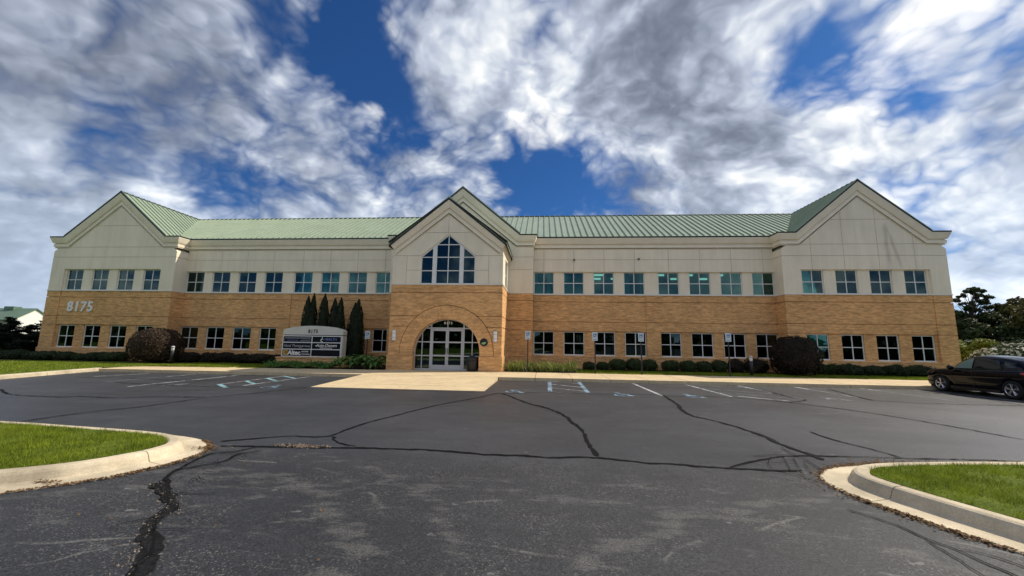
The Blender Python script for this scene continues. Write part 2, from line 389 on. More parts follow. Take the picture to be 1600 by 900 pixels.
class MB:
    def __init__(s): s.v = []; s.f = []; s.mi = []; s.cur = 0
    def add(s, vs, fs):
        n = len(s.v); s.v += [tuple(p) for p in vs]
        for f in fs: s.f.append(tuple(i+n for i in f)); s.mi.append(s.cur)
        return s
    def box(s, x0, x1, y0, y1, z0, z1):
        if x0 > x1: x0, x1 = x1, x0
        vs = [(x, y, z) for z in (z0, z1) for y in (y0, y1) for x in (x0, x1)]
        return s.add(vs, [(0, 2, 3, 1), (4, 5, 7, 6), (0, 1, 5, 4), (2, 6, 7, 3), (0, 4, 6, 2), (1, 3, 7, 5)])
    def prism(s, poly, y0, y1):          # polygon in XZ, from front y0 to back y1
        a = sum(p[0]*q[1]-q[0]*p[1] for p, q in zip(poly, poly[1:]+poly[:1]))
        if a < 0: poly = poly[::-1]
        n = len(poly)
        vs = [(p[0], y0, p[1]) for p in poly] + [(p[0], y1, p[1]) for p in poly]
        return s.add(vs, [tuple(range(n)), tuple(range(2*n-1, n-1, -1))] + [(i+n, (i+1) % n+n, (i+1) % n, i) for i in range(n)])
    def prismx(s, poly, x0, x1):         # polygon in YZ
        n = len(poly)
        vs = [(x0, p[0], p[1]) for p in poly] + [(x1, p[0], p[1]) for p in poly]
        return s.add(vs, [tuple(range(n)), tuple(range(2*n-1, n-1, -1))] + [(i+n, (i+1) % n+n, (i+1) % n, i) for i in range(n)])
    def prismz(s, poly, z0, z1):
        n = len(poly)
        vs = [(p[0], p[1], z0) for p in poly] + [(p[0], p[1], z1) for p in poly]
        return s.add(vs, [tuple(range(n-1, -1, -1)), tuple(range(n, 2*n))] + [(i, (i+1) % n, (i+1) % n+n, i+n) for i in range(n)])
    def tube(s, pts, rad, seg=8, cap=True):
        pts = [Vector(p) for p in pts]
        if not isinstance(rad, (list, tuple)): rad = [rad]*len(pts)
        n0 = len(s.v); vs = []; fs = []
        ref = Vector((0, 0, 1))
        for i, p in enumerate(pts):
            d = (pts[min(i+1, len(pts)-1)]-pts[max(i-1, 0)]).normalized()
            r_ = ref if abs(d.z) < .9 else Vector((1, 0, 0))
            a = d.cross(r_).normalized(); b = d.cross(a)
            for j in range(seg):
                an = 2*math.pi*j/seg; vs.append(p+(a*math.cos(an)+b*math.sin(an))*rad[i])
        for i in range(len(pts)-1):
            for j in range(seg):
                k = (j+1) % seg; fs.append((i*seg+j, i*seg+k, (i+1)*seg+k, (i+1)*seg+j))
        if cap: fs.append(tuple(range(seg))); fs.append(tuple(range((len(pts)-1)*seg+seg-1, (len(pts)-1)*seg-1, -1)))
        return s.add(vs, fs)
    def lathe(s, prof, seg=20, c=(0, 0, 0), axis='z'):
        vs = []; fs = []
        for r_, h in prof:
            for j in range(seg):
                a = 2*math.pi*j/seg; p = (r_*math.cos(a), r_*math.sin(a), h)
                if axis == 'y': p = (p[0], h, p[1])
                if axis == 'x': p = (h, p[0], p[1])
                vs.append((p[0]+c[0], p[1]+c[1], p[2]+c[2]))
        for i in range(len(prof)-1):
            for j in range(seg):
                k = (j+1) % seg; fs.append((i*seg+j, i*seg+k, (i+1)*seg+k, (i+1)*seg+j))
        fs.append(tuple(range(seg-1, -1, -1))); fs.append(tuple(range((len(prof)-1)*seg, len(prof)*seg)))
        return s.add(vs, fs)
    def mesh(s, name, mats, smooth=False, fix=True):
        me = bpy.data.meshes.new(name); me.from_pydata(s.v, [], s.f)
        for m in (mats if isinstance(mats, (list, tuple)) else [mats]): me.materials.append(MAT[m])
        if len(me.materials) > 1: me.polygons.foreach_set('material_index', s.mi)
        if fix:
            bm = bmesh.new(); bm.from_mesh(me); bmesh.ops.recalc_face_normals(bm, faces=bm.faces); bm.to_mesh(me); bm.free()
        if smooth: me.polygons.foreach_set('use_smooth', [True]*len(me.polygons))
        me.update(); return me
    def obj(s, name, mats, parent=None, loc=None, smooth=False):
        return link(name, s.mesh(name, mats, smooth), parent, loc)

def clip(poly, a, b, c):      # keep a*x+b*y<=c
    out = []
    for i, p in enumerate(poly):
        q = poly[(i+1) % len(poly)]
        dp, dq = a*p[0]+b*p[1]-c, a*q[0]+b*q[1]-c
        if dp <= 0: out.append(p)
        if dp*dq < 0:
            k = dp/(dp-dq); out.append((p[0]+k*(q[0]-p[0]), p[1]+k*(q[1]-p[1])))
    return out
def rect_poly(x0, x1, z0, z1): return [(x0, z0), (x1, z0), (x1, z1), (x0, z1)]
def sweep(path, prof, name, mat, parent):
    """path: (point, out vector xy, down vector xz); prof: (out, down)"""
    mb = MB(); n = len(prof); vs = []; fs = []
    for p, o, d in path:
        for a, b in prof:
            vs.append((p[0]+o[0]*a+d[0]*b, p[1]+o[1]*a, p[2]+d[1]*b))
    for i in range(len(path)-1):
        for j in range(n):
            k = (j+1) % n; fs.append((i*n+j, i*n+k, (i+1)*n+k, (i+1)*n+j))
    fs.append(tuple(range(n))); fs.append(tuple(range(len(path)*n-1, (len(path)-1)*n-1, -1)))
    mb.add(vs, fs); return mb.obj(name, mat, parent)
def quads(name, C, U, V, mat, parent=None, extra=None):
    """N diamond leaves: centres C, half axes U and V"""
    n = len(C); vs = np.empty((n, 4, 3), np.float32)
    vs[:, 0] = C-U; vs[:, 1] = C+V; vs[:, 2] = C+U; vs[:, 3] = C-V
    me = bpy.data.meshes.new(name)
    me.vertices.add(4*n); me.vertices.foreach_set('co', vs.ravel())
    me.loops.add(4*n); me.loops.foreach_set('vertex_index', np.arange(4*n, dtype=np.int32))
    me.polygons.add(n); me.polygons.foreach_set('loop_start', np.arange(0, 4*n, 4, dtype=np.int32))
    me.polygons.foreach_set('loop_total', np.full(n, 4, np.int32))
    me.materials.append(MAT[mat]); me.update(calc_edges=True); me.validate()
    return link(name, me, parent)
G = np.random.default_rng(11)
def rdir(n):
    v = G.normal(size=(n, 3)); return v/np.linalg.norm(v, axis=1)[:, None]
def lump(d, seed, amp=.15, fr=3.):
    g = np.random.default_rng(seed); s = np.zeros(len(d))
    for i in range(6):
        w = g.normal(size=3)*fr*(1+.5*i); s += np.sin(d@w+g.uniform(0, 6.3))/(1+.5*i)
    return 1+amp*s/2.4
def leaves_on(C, Nn, size, spread=.8, aspect=.55):
    n = len(C); r1 = rdir(n); nn = Nn+spread*r1; nn /= np.linalg.norm(nn, axis=1)[:, None]
    a = np.cross(nn, rdir(n)); a /= np.linalg.norm(a, axis=1)[:, None]; b = np.cross(nn, a)
    s = size*G.uniform(.6, 1.3, n)[:, None]
    return a*s, b*s*aspect
def text_mesh(body, size, ext, mat, bold=0., shear=0.):
    cu = bpy.data.curves.new('text', 'FONT'); cu.body = body; cu.size = size; cu.extrude = ext; cu.offset = bold; cu.shear = shear
    cu.align_x = 'CENTER'; cu.align_y = 'CENTER'; cu.resolution_u = 3
    o = bpy.data.objects.new('text', cu); COL.objects.link(o)
    dg = bpy.context.evaluated_depsgraph_get(); dg.update()
    me = bpy.data.meshes.new_from_object(o.evaluated_get(dg)); bpy.data.objects.remove(o)
    me.materials.clear(); me.materials.append(MAT[mat]); return me
def text(name, body, size, ext, mat, parent, loc, bold=0., shear=0., sx=1.):
    o = link(name, text_mesh(body, size, ext, mat, bold, shear), parent, loc)
    o.rotation_euler = (math.pi/2, 0, 0); o.scale = (sx, 1, 1); return o

# ------------------------------------------------------------------ the office building
XP, WP, DP = 25.757, 4.898, .981
WE, DE, WB, DB = 3.285, 4.625, 4.942, .805
ZB, ZUT, ZLT, ZLS, ZE = 4.99, 6.54, 2.45, .87, 8.92
SL, FL = .84, 4.05
ZPK = ZE+SL*FL
YR, YE = 5.6, -.23
ZRW = ZPK-.03
B = empty('office_building', (0, 0, 0), 'two storey office building of tan brick and cream stucco with green roof and three gables', 'building')
def UPX(side, i): return 4.973+i*2.044+(.235 if i > 3 else 0)
WUW, WPW = 1.391, 1.304

def window_mesh(w, h, name):
    f = MB(); d = .07
    e = .055
    f.box(-w/2, w/2, 0, d, -h/2, -h/2+e).box(-w/2, w/2, 0, d, h/2-e, h/2)
    f.box(-w/2, -w/2+e, 0, d, -h/2+e, h/2-e).box(w/2-e, w/2, 0, d, -h/2+e, h/2-e)
    f.box(-.025, .025, .004, d, -h/2+e, h/2-e)
    f.box(-w/2+e, -.025, .004, d, -.025, .025).box(.025, w/2-e, .004, d, -.025, .025)
    pw, ph = w/2-e-.025, h/2-e-.025
    p = MB(); p.box(-pw/2, pw/2, 0, .012, -ph/2, ph/2)
    return f.mesh(name, 'frame_white'), p, (w/4-e/2+.0125, h/4-e/2+.0125), (pw, ph)
PANES = {}
def make_window(x, y, z, w, h, glassname='window_glass', curtain=None, sill=True):
    key = (w, h, glassname)
    if key not in PANES:
        fm, p, off, _ = window_mesh(w, h, 'window')
        pm = p.mesh('pane', glassname)
        s = MB(); s.box(-w/2-.03, w/2+.03, -.06, .07, -h/2-.075, -h/2-.002)
        PANES[key] = (fm, pm, off, s.mesh('sill', 'white_trim'))
    fm, pm, off, sm = PANES[key]
    o = link('window', fm, B, (x, y, z))
    for sx in (-1, 1):
        for sz in (-1, 1): pn = link('pane', pm, o, (sx*off[0], .03, sz*off[1])); pn.rotation_euler = (R(rnd.uniform(-.5, .5)), 0, R(rnd.uniform(-.5, .5)))
    if sill: link('sill', sm, o, (0, 0, 0))
    if curtain:
        for (a, b, z0, z1) in curtain:
            c = MB(); n = max(6, int((b-a)*26)); vs = []
            for i in range(n+1):
                xx = a+(b-a)*i/n; yy = .22+.035*math.sin(i*1.9+x)+.01*math.sin(i*.7)
                vs += [(xx, yy, z0), (xx, yy, z1)]
            c.add(vs, [(2*i, 2*i+2, 2*i+3, 2*i+1) for i in range(n)])
            c.obj('curtain', 'curtain', o, None, True)
    return o

def brick_front(name, x0, x1, yf, pil, strip, wins, depth=.6, endl=.6, endr=.6):
    """one stretch of brick ground floor. pil: pilasters (xa,xb); strip: (xa,xb) recessed band; wins: window x ranges"""
    w = part(name, B)
    def band(nm, z0, z1, rec):
        segs = []; cur = x0
        for a, b in sorted(pil):
            if a > cur+1e-3: segs.append((cur, a, rec))
            segs.append((a, b, 0)); cur = b
        if cur < x1-1e-3: segs.append((cur, x1, rec))
        for a, b, r_ in segs:
            d = depth
            if abs(a-x0) < 1e-3: d = max(d, endl)
            if abs(b-x1) < 1e-3: d = max(d, endr)
            MB().box(a, b, yf+r_, yf+d, z0, z1).obj(nm, 'brick', w)
    # base course with a sloping top
    b = MB()
    b.box(x0-(.05 if endl > .7 else 0), x1+(.05 if endr > .7 else 0), yf-.05, yf+max(depth, endl, endr), -.12, .77)
    b.obj('water_table', 'brick', w)
    b = MB(); dd = max(depth, endl, endr)
    b.prismx([(yf-.06, .772), (yf-.06, .80), (yf+.02, .85), (yf+dd, .85), (yf+dd, .772)], x0-(.06 if endl > .7 else 0), x1+(.06 if endr > .7 else 0)); b.obj('cap_course', 'brick', w)
    for z0, z1 in ((2.50, 3.075), (3.115, 4.445), (4.485, 4.915)): band('brick_band', z0, z1, .05)
    b = MB(); ins = .07     # recessed joints behind the bands
    for zz in ((3.04, 3.15), (4.41, 4.52)): b.box(x0+ins, x1-ins, yf+.10, yf+dd-.05, *zz)
    b.obj('recessed_joint', 'brick', w)
    # strip
    for a, bb in pil:
        d = depth
        if abs(a-x0) < 1e-3: d = max(d, endl)
        if abs(bb-x1) < 1e-3: d = max(d, endr)
        MB().box(a, bb, yf, yf+d, .852, 2.47).obj('pilaster', 'brick', w)
    for sa, sb in strip:
        ws = sorted([q for q in wins if q[0] > sa-.1 and q[1] < sb+.1]); cur = sa
        for a, bb in ws+[(sb, sb)]:
            if a-cur > .02: MB().box(cur, a, yf+.14, yf+depth, .852, 2.47).obj('brick_pier', 'brick', w)
            cur = bb
        l = MB()
        for a, bb in ws: l.box(a, bb, yf+.16, yf+depth, ZLT, 2.472)
        l.box(sa, sb, yf+.10, yf+depth-.05, 2.472, 2.5); l.obj('lintel', 'brick', w)
    for a, bb in pil: MB().box(a+.04, bb-.04, yf+.045, yf+(max(depth, endl, endr) if (abs(a-x0) < 1e-3 or abs(bb-x1) < 1e-3) else depth)-.05, 2.44, 2.53).obj('recessed_joint', 'brick', w)
    MB().box(x0-(.03 if endl > .7 else 0), x1+(.03 if endr > .7 else 0), yf-.035, yf+max(depth, endl, endr)-.01, 4.917, 4.985).obj('sill_band', 'white_trim', w)
    return w

def stucco_front(name, x0, x1, yf, strip, wins, cols, rows, depth=.6, endl=.6, endr=.6, top=None):
    w = part(name, B)
    sa, sb = strip if strip else (x0, x0)
    ws = sorted(wins); cur = sa
    if strip:
        if sa-x0 > .01: MB().box(x0, sa, yf, yf+endl, 4.986, ZUT).obj('stucco_panel', 'stucco', w)
        if x1-sb > .01: MB().box(sb, x1, yf, yf+endr, 4.986, ZUT).obj('stucco_panel', 'stucco', w)
        for a, b in ws+[(sb, sb)]:
            if a-cur > .02: MB().box(cur, a, yf+.12, yf+depth, 4.986, ZUT).obj('pier', 'stucco', w)
            cur = b
    else: MB().box(x0, x1, yf, yf+max(endl, endr), 4.986, ZUT).obj('stucco_panel', 'stucco', w)
    g = .014
    for zi in range(len(rows)-1):
        for ci in range(len(cols)-1):
            a, b = cols[ci], cols[ci+1]
            aa = a+(g if ci else 0); bb = b-(g if ci < len(cols)-2 else 0)
            p = rect_poly(aa, bb, rows[zi]+(g if zi else 0), rows[zi+1]-g)
            if top:
                for hp in top:
                    if p: p = clip(p, *hp)
            if len(p) < 3: continue
            d = depth
            if ci == 0: d = max(d, endl)
            if ci == len(cols)-2: d = max(d, endr)
            if top and zi > 1: d = depth
            MB().prism(p, yf, yf+d).obj('stucco_panel', 'stucco', w)
    p = rect_poly(x0+.03, x1-.03, ZUT+.02, rows[-1])
    if top:
        for (a, b, c) in top: p = clip(p, a, b, c-.03)
    MB().prism(p, yf+.018, yf+depth-.02).obj('backing', 'joint', w)
    return w

# ---- wings
PROF = [(-.04, .045), (.52, .045), (.52, .11), (.49, .13), (.42, .22), (.30, .38), (.24, .43), (.24, .445), (.02, .45), (.02, .515), (.17, .52), (.17, .55), (.14, .565), (.14, .715), (.0, .72), (.0, .775), (.045, .78), (.045, .80), (-.04, .80)]
EDGE = [(-.06, -.035), (.255, -.035), (.255, .043), (-.06, .043)]
PROF = [(o*.45 if o > .05 else o, d) for o, d in PROF]
curt_rnd = random.Random(3)
def rand_curtain(w, h, p=.75):
    q = curt_rnd.random(); hw, hh = w/2-.03, h/2-.03
    if q > p: return None
    if q < .25: return [(-hw, hw, -hh, hh)]
    a = curt_rnd.uniform(.15, .5)*w; b = curt_rnd.uniform(.08, .35)*w
    return [(-hw, -hw+a, -hh, hh), (hw-b, hw, -hh, hh)]
for s in (-1, 1):
    r_ = (lambda a, b: (a, b) if s > 0 else (-b, -a))
    x0, x1 = r_(4.944, 20.857)
    wins = [r_(UPX(s, i), UPX(s, i)+WUW) for i in range(8)]
    brick_front('brick_wall', x0, x1, 0, [r_(12.51, 13.42)], [r_(4.944, 12.51), r_(13.42, 20.857)], wins)
    cols = sorted([s*c for c in (4.944, 5.66, 7.72, 9.78, 11.83, 14.09, 16.14, 18.17, 20.2, 20.857)])
    stucco_front('stucco_wall', x0, x1, 0, (x0, x1), wins, cols, [ZUT, 7.385, 8.2])
    for i, (a, b) in enumerate(wins):
        make_window((a+b)/2, .19, (ZB+ZUT)/2, WUW, ZUT-ZB, 'window_glass', rand_curtain(WUW, ZUT-ZB, .9 if s < 0 else .55), False)
        make_window((a+b)/2, .21, (ZLS+ZLT)/2, WUW, ZLT-ZLS, 'dark_glass', rand_curtain(WUW, ZLT-ZLS, .6))
    path = [((x0, 0, ZE), (0, -1), (0, -1)), ((x1, 0, ZE), (0, -1), (0, -1))]
    sweep(path, PROF, 'cornice', 'trim', B); sweep(path, EDGE, 'roof_edge', 'roof_edge', B)
    f = MB()
    for xx in ((7.74, 7.36), (12.1, 7.42)): f.box(s*xx[0]-.05, s*xx[0]+.05, -.14, 0, xx[1]-.05, xx[1]+.05) if s > 0 else None
    if s > 0: f.obj('wall_floodlight', 'dark_metal', B)
# ---- end pavilions
for s in (-1, 1):
    xc = s*XP; yf = -DP
    r_ = (lambda a, b: (xc+a, xc+b) if s > 0 else (xc-b, xc-a))
    x0, x1 = xc-WP, xc+WP
    endl, endr = (1.2, 1.2)
    wins = [(xc+(i-1.5)*2.033-WPW/2, xc+(i-1.5)*2.033+WPW/2) for i in range(4)]
    pil = [r_(-WP, -3.83), r_(3.83, WP)]
    brick_front('brick_wall', x0, x1, yf, pil, [r_(-3.83, 3.83)], wins, .6, endl, endr)
    cols = sorted([xc+s*c for c in ((-WP, -3.09, -1.13, .93, 3.05, WP) if s > 0 else (-WP, WP))])
    top = [(-SL, 1, ZPK-.35-SL*xc), (SL, 1, ZPK-.35+SL*xc)]
    stucco_front('stucco_wall', x0, x1, yf, r_(-3.83, 3.83), wins, cols, [ZUT, 7.43, 8.18, 9.8, 12.3], .6, endl, endr, top)
    for i, (a, b) in enumerate(wins):
        make_window((a+b)/2, yf+.2, (ZB+ZUT)/2, WPW, ZUT-ZB, 'window_glass', rand_curtain(WPW, ZUT-ZB, .95), False)
        make_window((a+b)/2, yf+.21, (ZLS+ZLT)/2, WPW, ZLT-ZLS, 'dark_glass' if s < 0 else 'window_glass', rand_curtain(WPW, ZLT-ZLS, .4 if s < 0 else .95))
    c_, sn = 1/math.hypot(1, SL), SL/math.hypot(1, SL)
    nl, nr, n0 = (sn, -c_), (-sn, -c_), (0, -1)
    def mit(a, b):
        k = 1+a[0]*b[0]+a[1]*b[1]; return ((a[0]+b[0])/k, (a[1]+b[1])/k)
    yb = .0 if s else 0
    inner_y = -.02
    ya, yb2 = (12.2, inner_y) if s < 0 else (inner_y, 12.2)
    path = [((x0, ya, ZE), (-1, 0), n0), ((x0, yf, ZE), (-1, -1), n0), ((xc-FL, yf, ZE), (0, -1), mit(n0, nl)), ((xc, yf, ZPK), (0, -1), mit(nl, nr)),
            ((xc+FL, yf, ZE), (0, -1), mit(nr, n0)), ((x1, yf, ZE), (1, -1), n0), ((x1, yb2, ZE), (1, 0), n0)]
    sweep(path, PROF, 'cornice', 'trim', B); sweep(path, EDGE, 'roof_edge', 'roof_edge', B)
    # side and back walls
    for xs in (x0, x1):
        a, b = (xs, xs+.4) if xs == x0 else (xs-.4, xs)
        if abs(xs) > XP:
            MB().box(a, b, yf+1.2, 12, -.1, 4.95).obj('brick_wall', 'brick', B); MB().box(a, b, yf+1.2, 12, 4.952, 8.9).obj('stucco_wall', 'stucco', B)
MB().box(-30.2, 30.2, 11.6, 12, -.1, 8.8).obj('rear_wall', 'stucco', B)

# ---- inside: floors, ceilings and partitions seen through the glass
for s in (-1, 1):
    a, b = sorted((s*4.0, s*30.2))
    MB().box(a, b, 4.6, 4.75, 0, 6.9).obj('partition', 'interior', B)
    MB().box(a, b, .62, 4.6, 6.72, 6.85).obj('ceiling', 'ceiling', B)
    MB().box(a, b, .62, 4.6, 2.75, 4.6).obj('floor_slab', 'interior', B)
    MB().box(a, b, .62, 4.6, -.05, .05).obj('floor_slab', 'interior', B)
    for xx in (20.5,): MB().box(s*xx-.05, s*xx+.05, .65, 4.6, .05, 6.7).obj('partition', 'interior', B)
for i, xx in enumerate((7.5, 9.6, 11.4, 13.9, 15.9, 18.0)):
    for yy in (1.9, 3.6): MB().box(xx-.55, xx+.45, yy, yy+.16, 6.60, 6.715).obj('ceiling_light', 'lamp_lit', B)

# ---- roofs
def panel_roof(name, poly, zf, along, lo, hi, step, seam=True):
    """poly in plan; strips across axis `along` (0: strips in x, 1: strips in y); zf(x,y) height"""
    r0 = part(name, B)
    d = MB(); n = len(poly)
    d.add([(p[0], p[1], zf(*p)-.02) for p in poly]+[(p[0], p[1], zf(*p)-.14) for p in poly], [tuple(range(n)), tuple(range(2*n-1, n-1, -1))]+[(i, i+n, (i+1) % n+n, (i+1) % n) for i in range(n)])
    d.obj('roof_deck', 'roof_edge', r0)
    q = lo
    while q < hi-1e-6:
        a, b = q, min(q+step, hi)
        A = (1, 0) if along == 0 else (0, 1)
        p = clip(clip(poly, A[0], A[1], b), -A[0], -A[1], -a)
        q += step
        if len(p) < 3: continue
        mb = MB(); n = len(p)
        mb.add([(v[0], v[1], zf(*v)) for v in p]+[(v[0], v[1], zf(*v)-.018) for v in p], [tuple(range(n)), tuple(range(2*n-1, n-1, -1))]+[(i, i+n, (i+1) % n+n, (i+1) % n) for i in range(n)])
        if seam:
            w = .03
            sp = clip(clip(poly, A[0], A[1], a+w), -A[0], -A[1], -(a+.001))
            if len(sp) >= 3:
                n = len(sp); mb.add([(v[0], v[1], zf(*v)+.085) for v in sp]+[(v[0], v[1], zf(*v)+.001) for v in sp], [tuple(range(n)), tuple(range(2*n-1, n-1, -1))]+[(i, i+n, (i+1) % n+n, (i+1) % n) for i in range(n)])
        mb.obj('roof_panel', 'roof_green', r0)
    return r0
SW = (ZRW-ZE)/(YR-YE)
for s in (-1, 1):
    P4 = [(4.05, YE), (XP-FL, YE), (XP, YR), (0.0, YR)]
    poly = [(s*a, b) for a, b in P4]
    if s < 0: poly = poly[::-1]
    lo, hi = (0, XP) if s > 0 else (-XP, 0)
    rf = panel_roof('roof', poly, lambda x, y: ZE+.055+SW*(y-YE), 0, lo+.1*(s > 0), hi, .43)
    MB().prismx([(YR-.12, ZRW+.03), (YR, ZRW+.12), (YR+.12, ZRW+.03)], *( (0, XP) if s > 0 else (-XP, 0))).obj('ridge_cap', 'roof_edge', rf)
    MB().add([(s*0, YR, ZRW), (s*XP, YR, ZRW), (s*XP, 12.2, ZE), (s*0, 12.2, ZE)], [(0, 1, 2, 3)]).obj('rear_slope', 'roof_green', rf)
    for side in (-1, 1):
        xr = s*XP; xe = xr+side*(FL+.02)
        inner = (side*s < 0)
        if inner: pl = [(xr, -DP-.225), (xe, -DP-.225), (xe, YE), (xr, YR)]
        else: pl = [(xr, -DP-.225), (xe, -DP-.225), (xe, 12.2), (xr, 12.2)]
        a = sum(p[0]*q[1]-q[0]*p[1] for p, q in zip(pl, pl[1:]+pl[:1]))
        if a < 0: pl = pl[::-1]
        panel_roof('roof', pl, lambda x, y, xr=xr: ZPK+.055-SL*abs(x-xr), 1, -DP-.225, YR if inner else 12.2, .43)
        MB().box(*sorted((xr+side*(FL-.05), xr+side*(WP+.235))), -DP-.225, -.02 if inner else 12.2, ZE-.02, ZE+.045).obj('roof_return', 'roof_edge', B)
    MB().prism([(xr-.12, ZPK-.04), (xr, ZPK+.10), (xr+.12, ZPK-.04)], -DP-.25, 12.2).obj('ridge_cap', 'roof_edge', B)

# ---- middle: rear gable and entrance block
yf = -DB
top = [(-SL, 1, ZPK-.35), (SL, 1, ZPK-.35)]
w = part('stucco_wall', B)
for a, b in ((-WB, -WE-.0), (WE, WB)):
    d = .79
    for z0, z1 in ((4.986, ZUT-.01), (ZUT+.014, 7.40), (7.428, 8.25)): MB().box(a, b, yf, yf+d, z0, z1).obj('stucco_panel', 'stucco', w)
MB().prism(clip(clip([(-WB+.02, 8.252), (WB-.02, 8.252), (WB-.02, 12), (0, 12.4), (-WB+.02, 12)], *top[0]), *top[1]), yf, yf+.5).obj('stucco_panel', 'stucco', w)
MB().prism(rect_poly(-WE-.02, WE+.02, 4.99, 8.25), yf+.1, yf+.4).obj('backing', 'joint', w)
MB().box(-WB+.02, WB-.02, yf+.03, yf+.7, 6.5, 8.2).obj('backing', 'joint', w)
for a, b in ((-WB, -WE), (WE, WB)):
    brick_front('brick_wall', a, b, yf, [(a, b)], [], [], .8)
c_, sn = 1/math.hypot(1, SL), SL/math.hypot(1, SL); nl, nr, n0 = (sn, -c_), (-sn, -c_), (0, -1)
path = [((-WB, -.02, ZE), (-1, 0), n0), ((-WB, yf, ZE), (-1, -1), n0), ((-FL, yf, ZE), (0, -1), mit(n0, nl)), ((0, yf, ZPK), (0, -1), mit(nl, nr)),
        ((FL, yf, ZE), (0, -1), mit(nr, n0)), ((WB, yf, ZE), (1, -1), n0), ((WB, -.02, ZE), (1, 0), n0)]
sweep(path, PROF, 'cornice', 'trim', B); sweep(path, EDGE, 'roof_edge', 'roof_edge', B)
for side in (-1, 1):
    xe = side*(FL+.02); pl = [(0, yf-.225), (xe, yf-.225), (xe, YE), (0, YR)]
    if side < 0: pl = pl[::-1]
    panel_roof('roof', pl, lambda x, y: ZPK+.055-SL*abs(x), 1, yf-.225, YR, .43)
    MB().box(*sorted((side*(FL-.05), side*(WB+.235))), yf-.225, -.02, ZE-.02, ZE+.045).obj('roof_return', 'roof_edge', B)

# entrance block
yf = -DE; ACX, ACZ, RI, RO = .1, 1.0, 1.94, 2.74
def arc(r, a0, a1, n): return [(ACX+r*math.cos(R(a0+(a1-a0)*i/n)), ACZ+r*math.sin(R(a0+(a1-a0)*i/n))) for i in range(n+1)]
EW = part('brick_wall', B)
def ang_at(z): return math.degrees(math.asin(max(-1, min(1, (z-ACZ)/RO))))
for z0, z1 in ((.852, 2.46), (2.50, 3.075), (3.115, 4.445), (4.485, 4.915)):
    for s in (-1, 1):
        xw = s*WE
        if z0 > ACZ+RO:
            if s > 0: MB().box(-WE, WE, yf, yf+.5, z0, z1).obj('brick_band', 'brick', EW)
            continue
        a1 = ang_at(z1) if z1 < ACZ+RO else 90
        if z0 < ACZ: pts = [(ACX+RO, z0)]+arc(RO, 0, a1, 14)
        else: pts = arc(RO, ang_at(z0), a1, 14)
        if z1 > ACZ+RO: pts.append((ACX, z1))
        if s < 0: pts = [(2*ACX-p[0], p[1]) for p in pts]
        poly = pts+[(xw, z1), (xw, z0)]
        MB().prism(poly, yf, yf+.5).obj('brick_band', 'brick', EW)
for zz in ((3.05, 3.14), (4.42, 4.51), (2.43, 2.53)):      # joints recessed behind the bands
    j = MB()
    if zz[0] < 3.6:
        rr = math.sqrt(RO**2-(zz[0]-ACZ)**2); j.box(-WE+.045, ACX-rr-.02, yf+.045, yf+.4, *zz).box(ACX+rr+.02, WE-.045, yf+.045, yf+.4, *zz)
    else: j.box(-WE+.045, WE-.045, yf+.045, yf+.4, *zz)
    j.obj('recessed_joint', 'brick', EW)
ring = [(ACX+RO-.025, .853)]+arc(RO-.025, 0, 180, 40)+[(ACX-RO+.025, .853), (ACX-RI, .853)]+arc(RI, 180, 0, 40)+[(ACX+RI, .853)]
# ring built as strips so that it stays a clean arch
r1 = arc(RO-.03, 0, 180, 40); r2 = arc(2.36, 0, 180, 40); r3 = arc(RI, 0, 180, 40)
for nm, A, Bq, pr in (('arch_outer_ring', r1, r2, .02), ('arch_inner_ring', r2, r3, .045)):
    mb = MB()
    A = [(A[0][0], .853)]+A+[(A[-1][0], .853)]; Bq = [(Bq[0][0], .853)]+Bq+[(Bq[-1][0], .853)]
    for i in range(len(A)-1): mb.prism([A[i], A[i+1], Bq[i+1], Bq[i]], yf-pr, yf+.46)
    mb.obj(nm, 'brick_arch', EW)
for s in (-1, 1):
    a, b = sorted((s*(WE+.05), ACX+s*(RI-.03)))
    MB().box(a, b, yf-.06, yf+.5, -.12, .78).obj('water_table', 'brick', EW)
    MB().prismx([(yf-.07, .782), (yf-.07, .81), (yf+.01, .85), (yf+.5, .85), (yf+.5, .782)], a-.008*(s < 0), b+.008*(s > 0)).obj('cap_course', 'brick', EW)
    # side walls of the block
    xa, xb = sorted((s*WE, s*(WE-.45)))
    for z0, z1 in ((.852, 2.46), (2.50, 3.075), (3.115, 4.445), (4.485, 4.915)): MB().box(xa, xb, yf+.502, -DB+.1, z0, z1).obj('brick_band', 'brick', EW)
    MB().box(xa+.05, xb-.05, yf+.502, -DB+.1, .85, 4.9).obj('recessed_joint', 'brick', EW)
    xa2, xb2 = sorted((s*(WE+.05), s*(WE-.4)))
    MB().box(xa2, xb2, yf+.502, -DB+.1, -.12, .85).obj('water_table', 'brick', EW)
MB().box(-WE-.035, WE+.035, yf-.035, yf+.5, 4.917, 4.985).obj('sill_band', 'white_trim', EW)
for s in (-1, 1): MB().box(*sorted((s*(WE+.035), s*(WE-.4))), yf+.502, -DB+.1, 4.917, 4.985).obj('sill_band', 'white_trim', EW)
SLE = .81
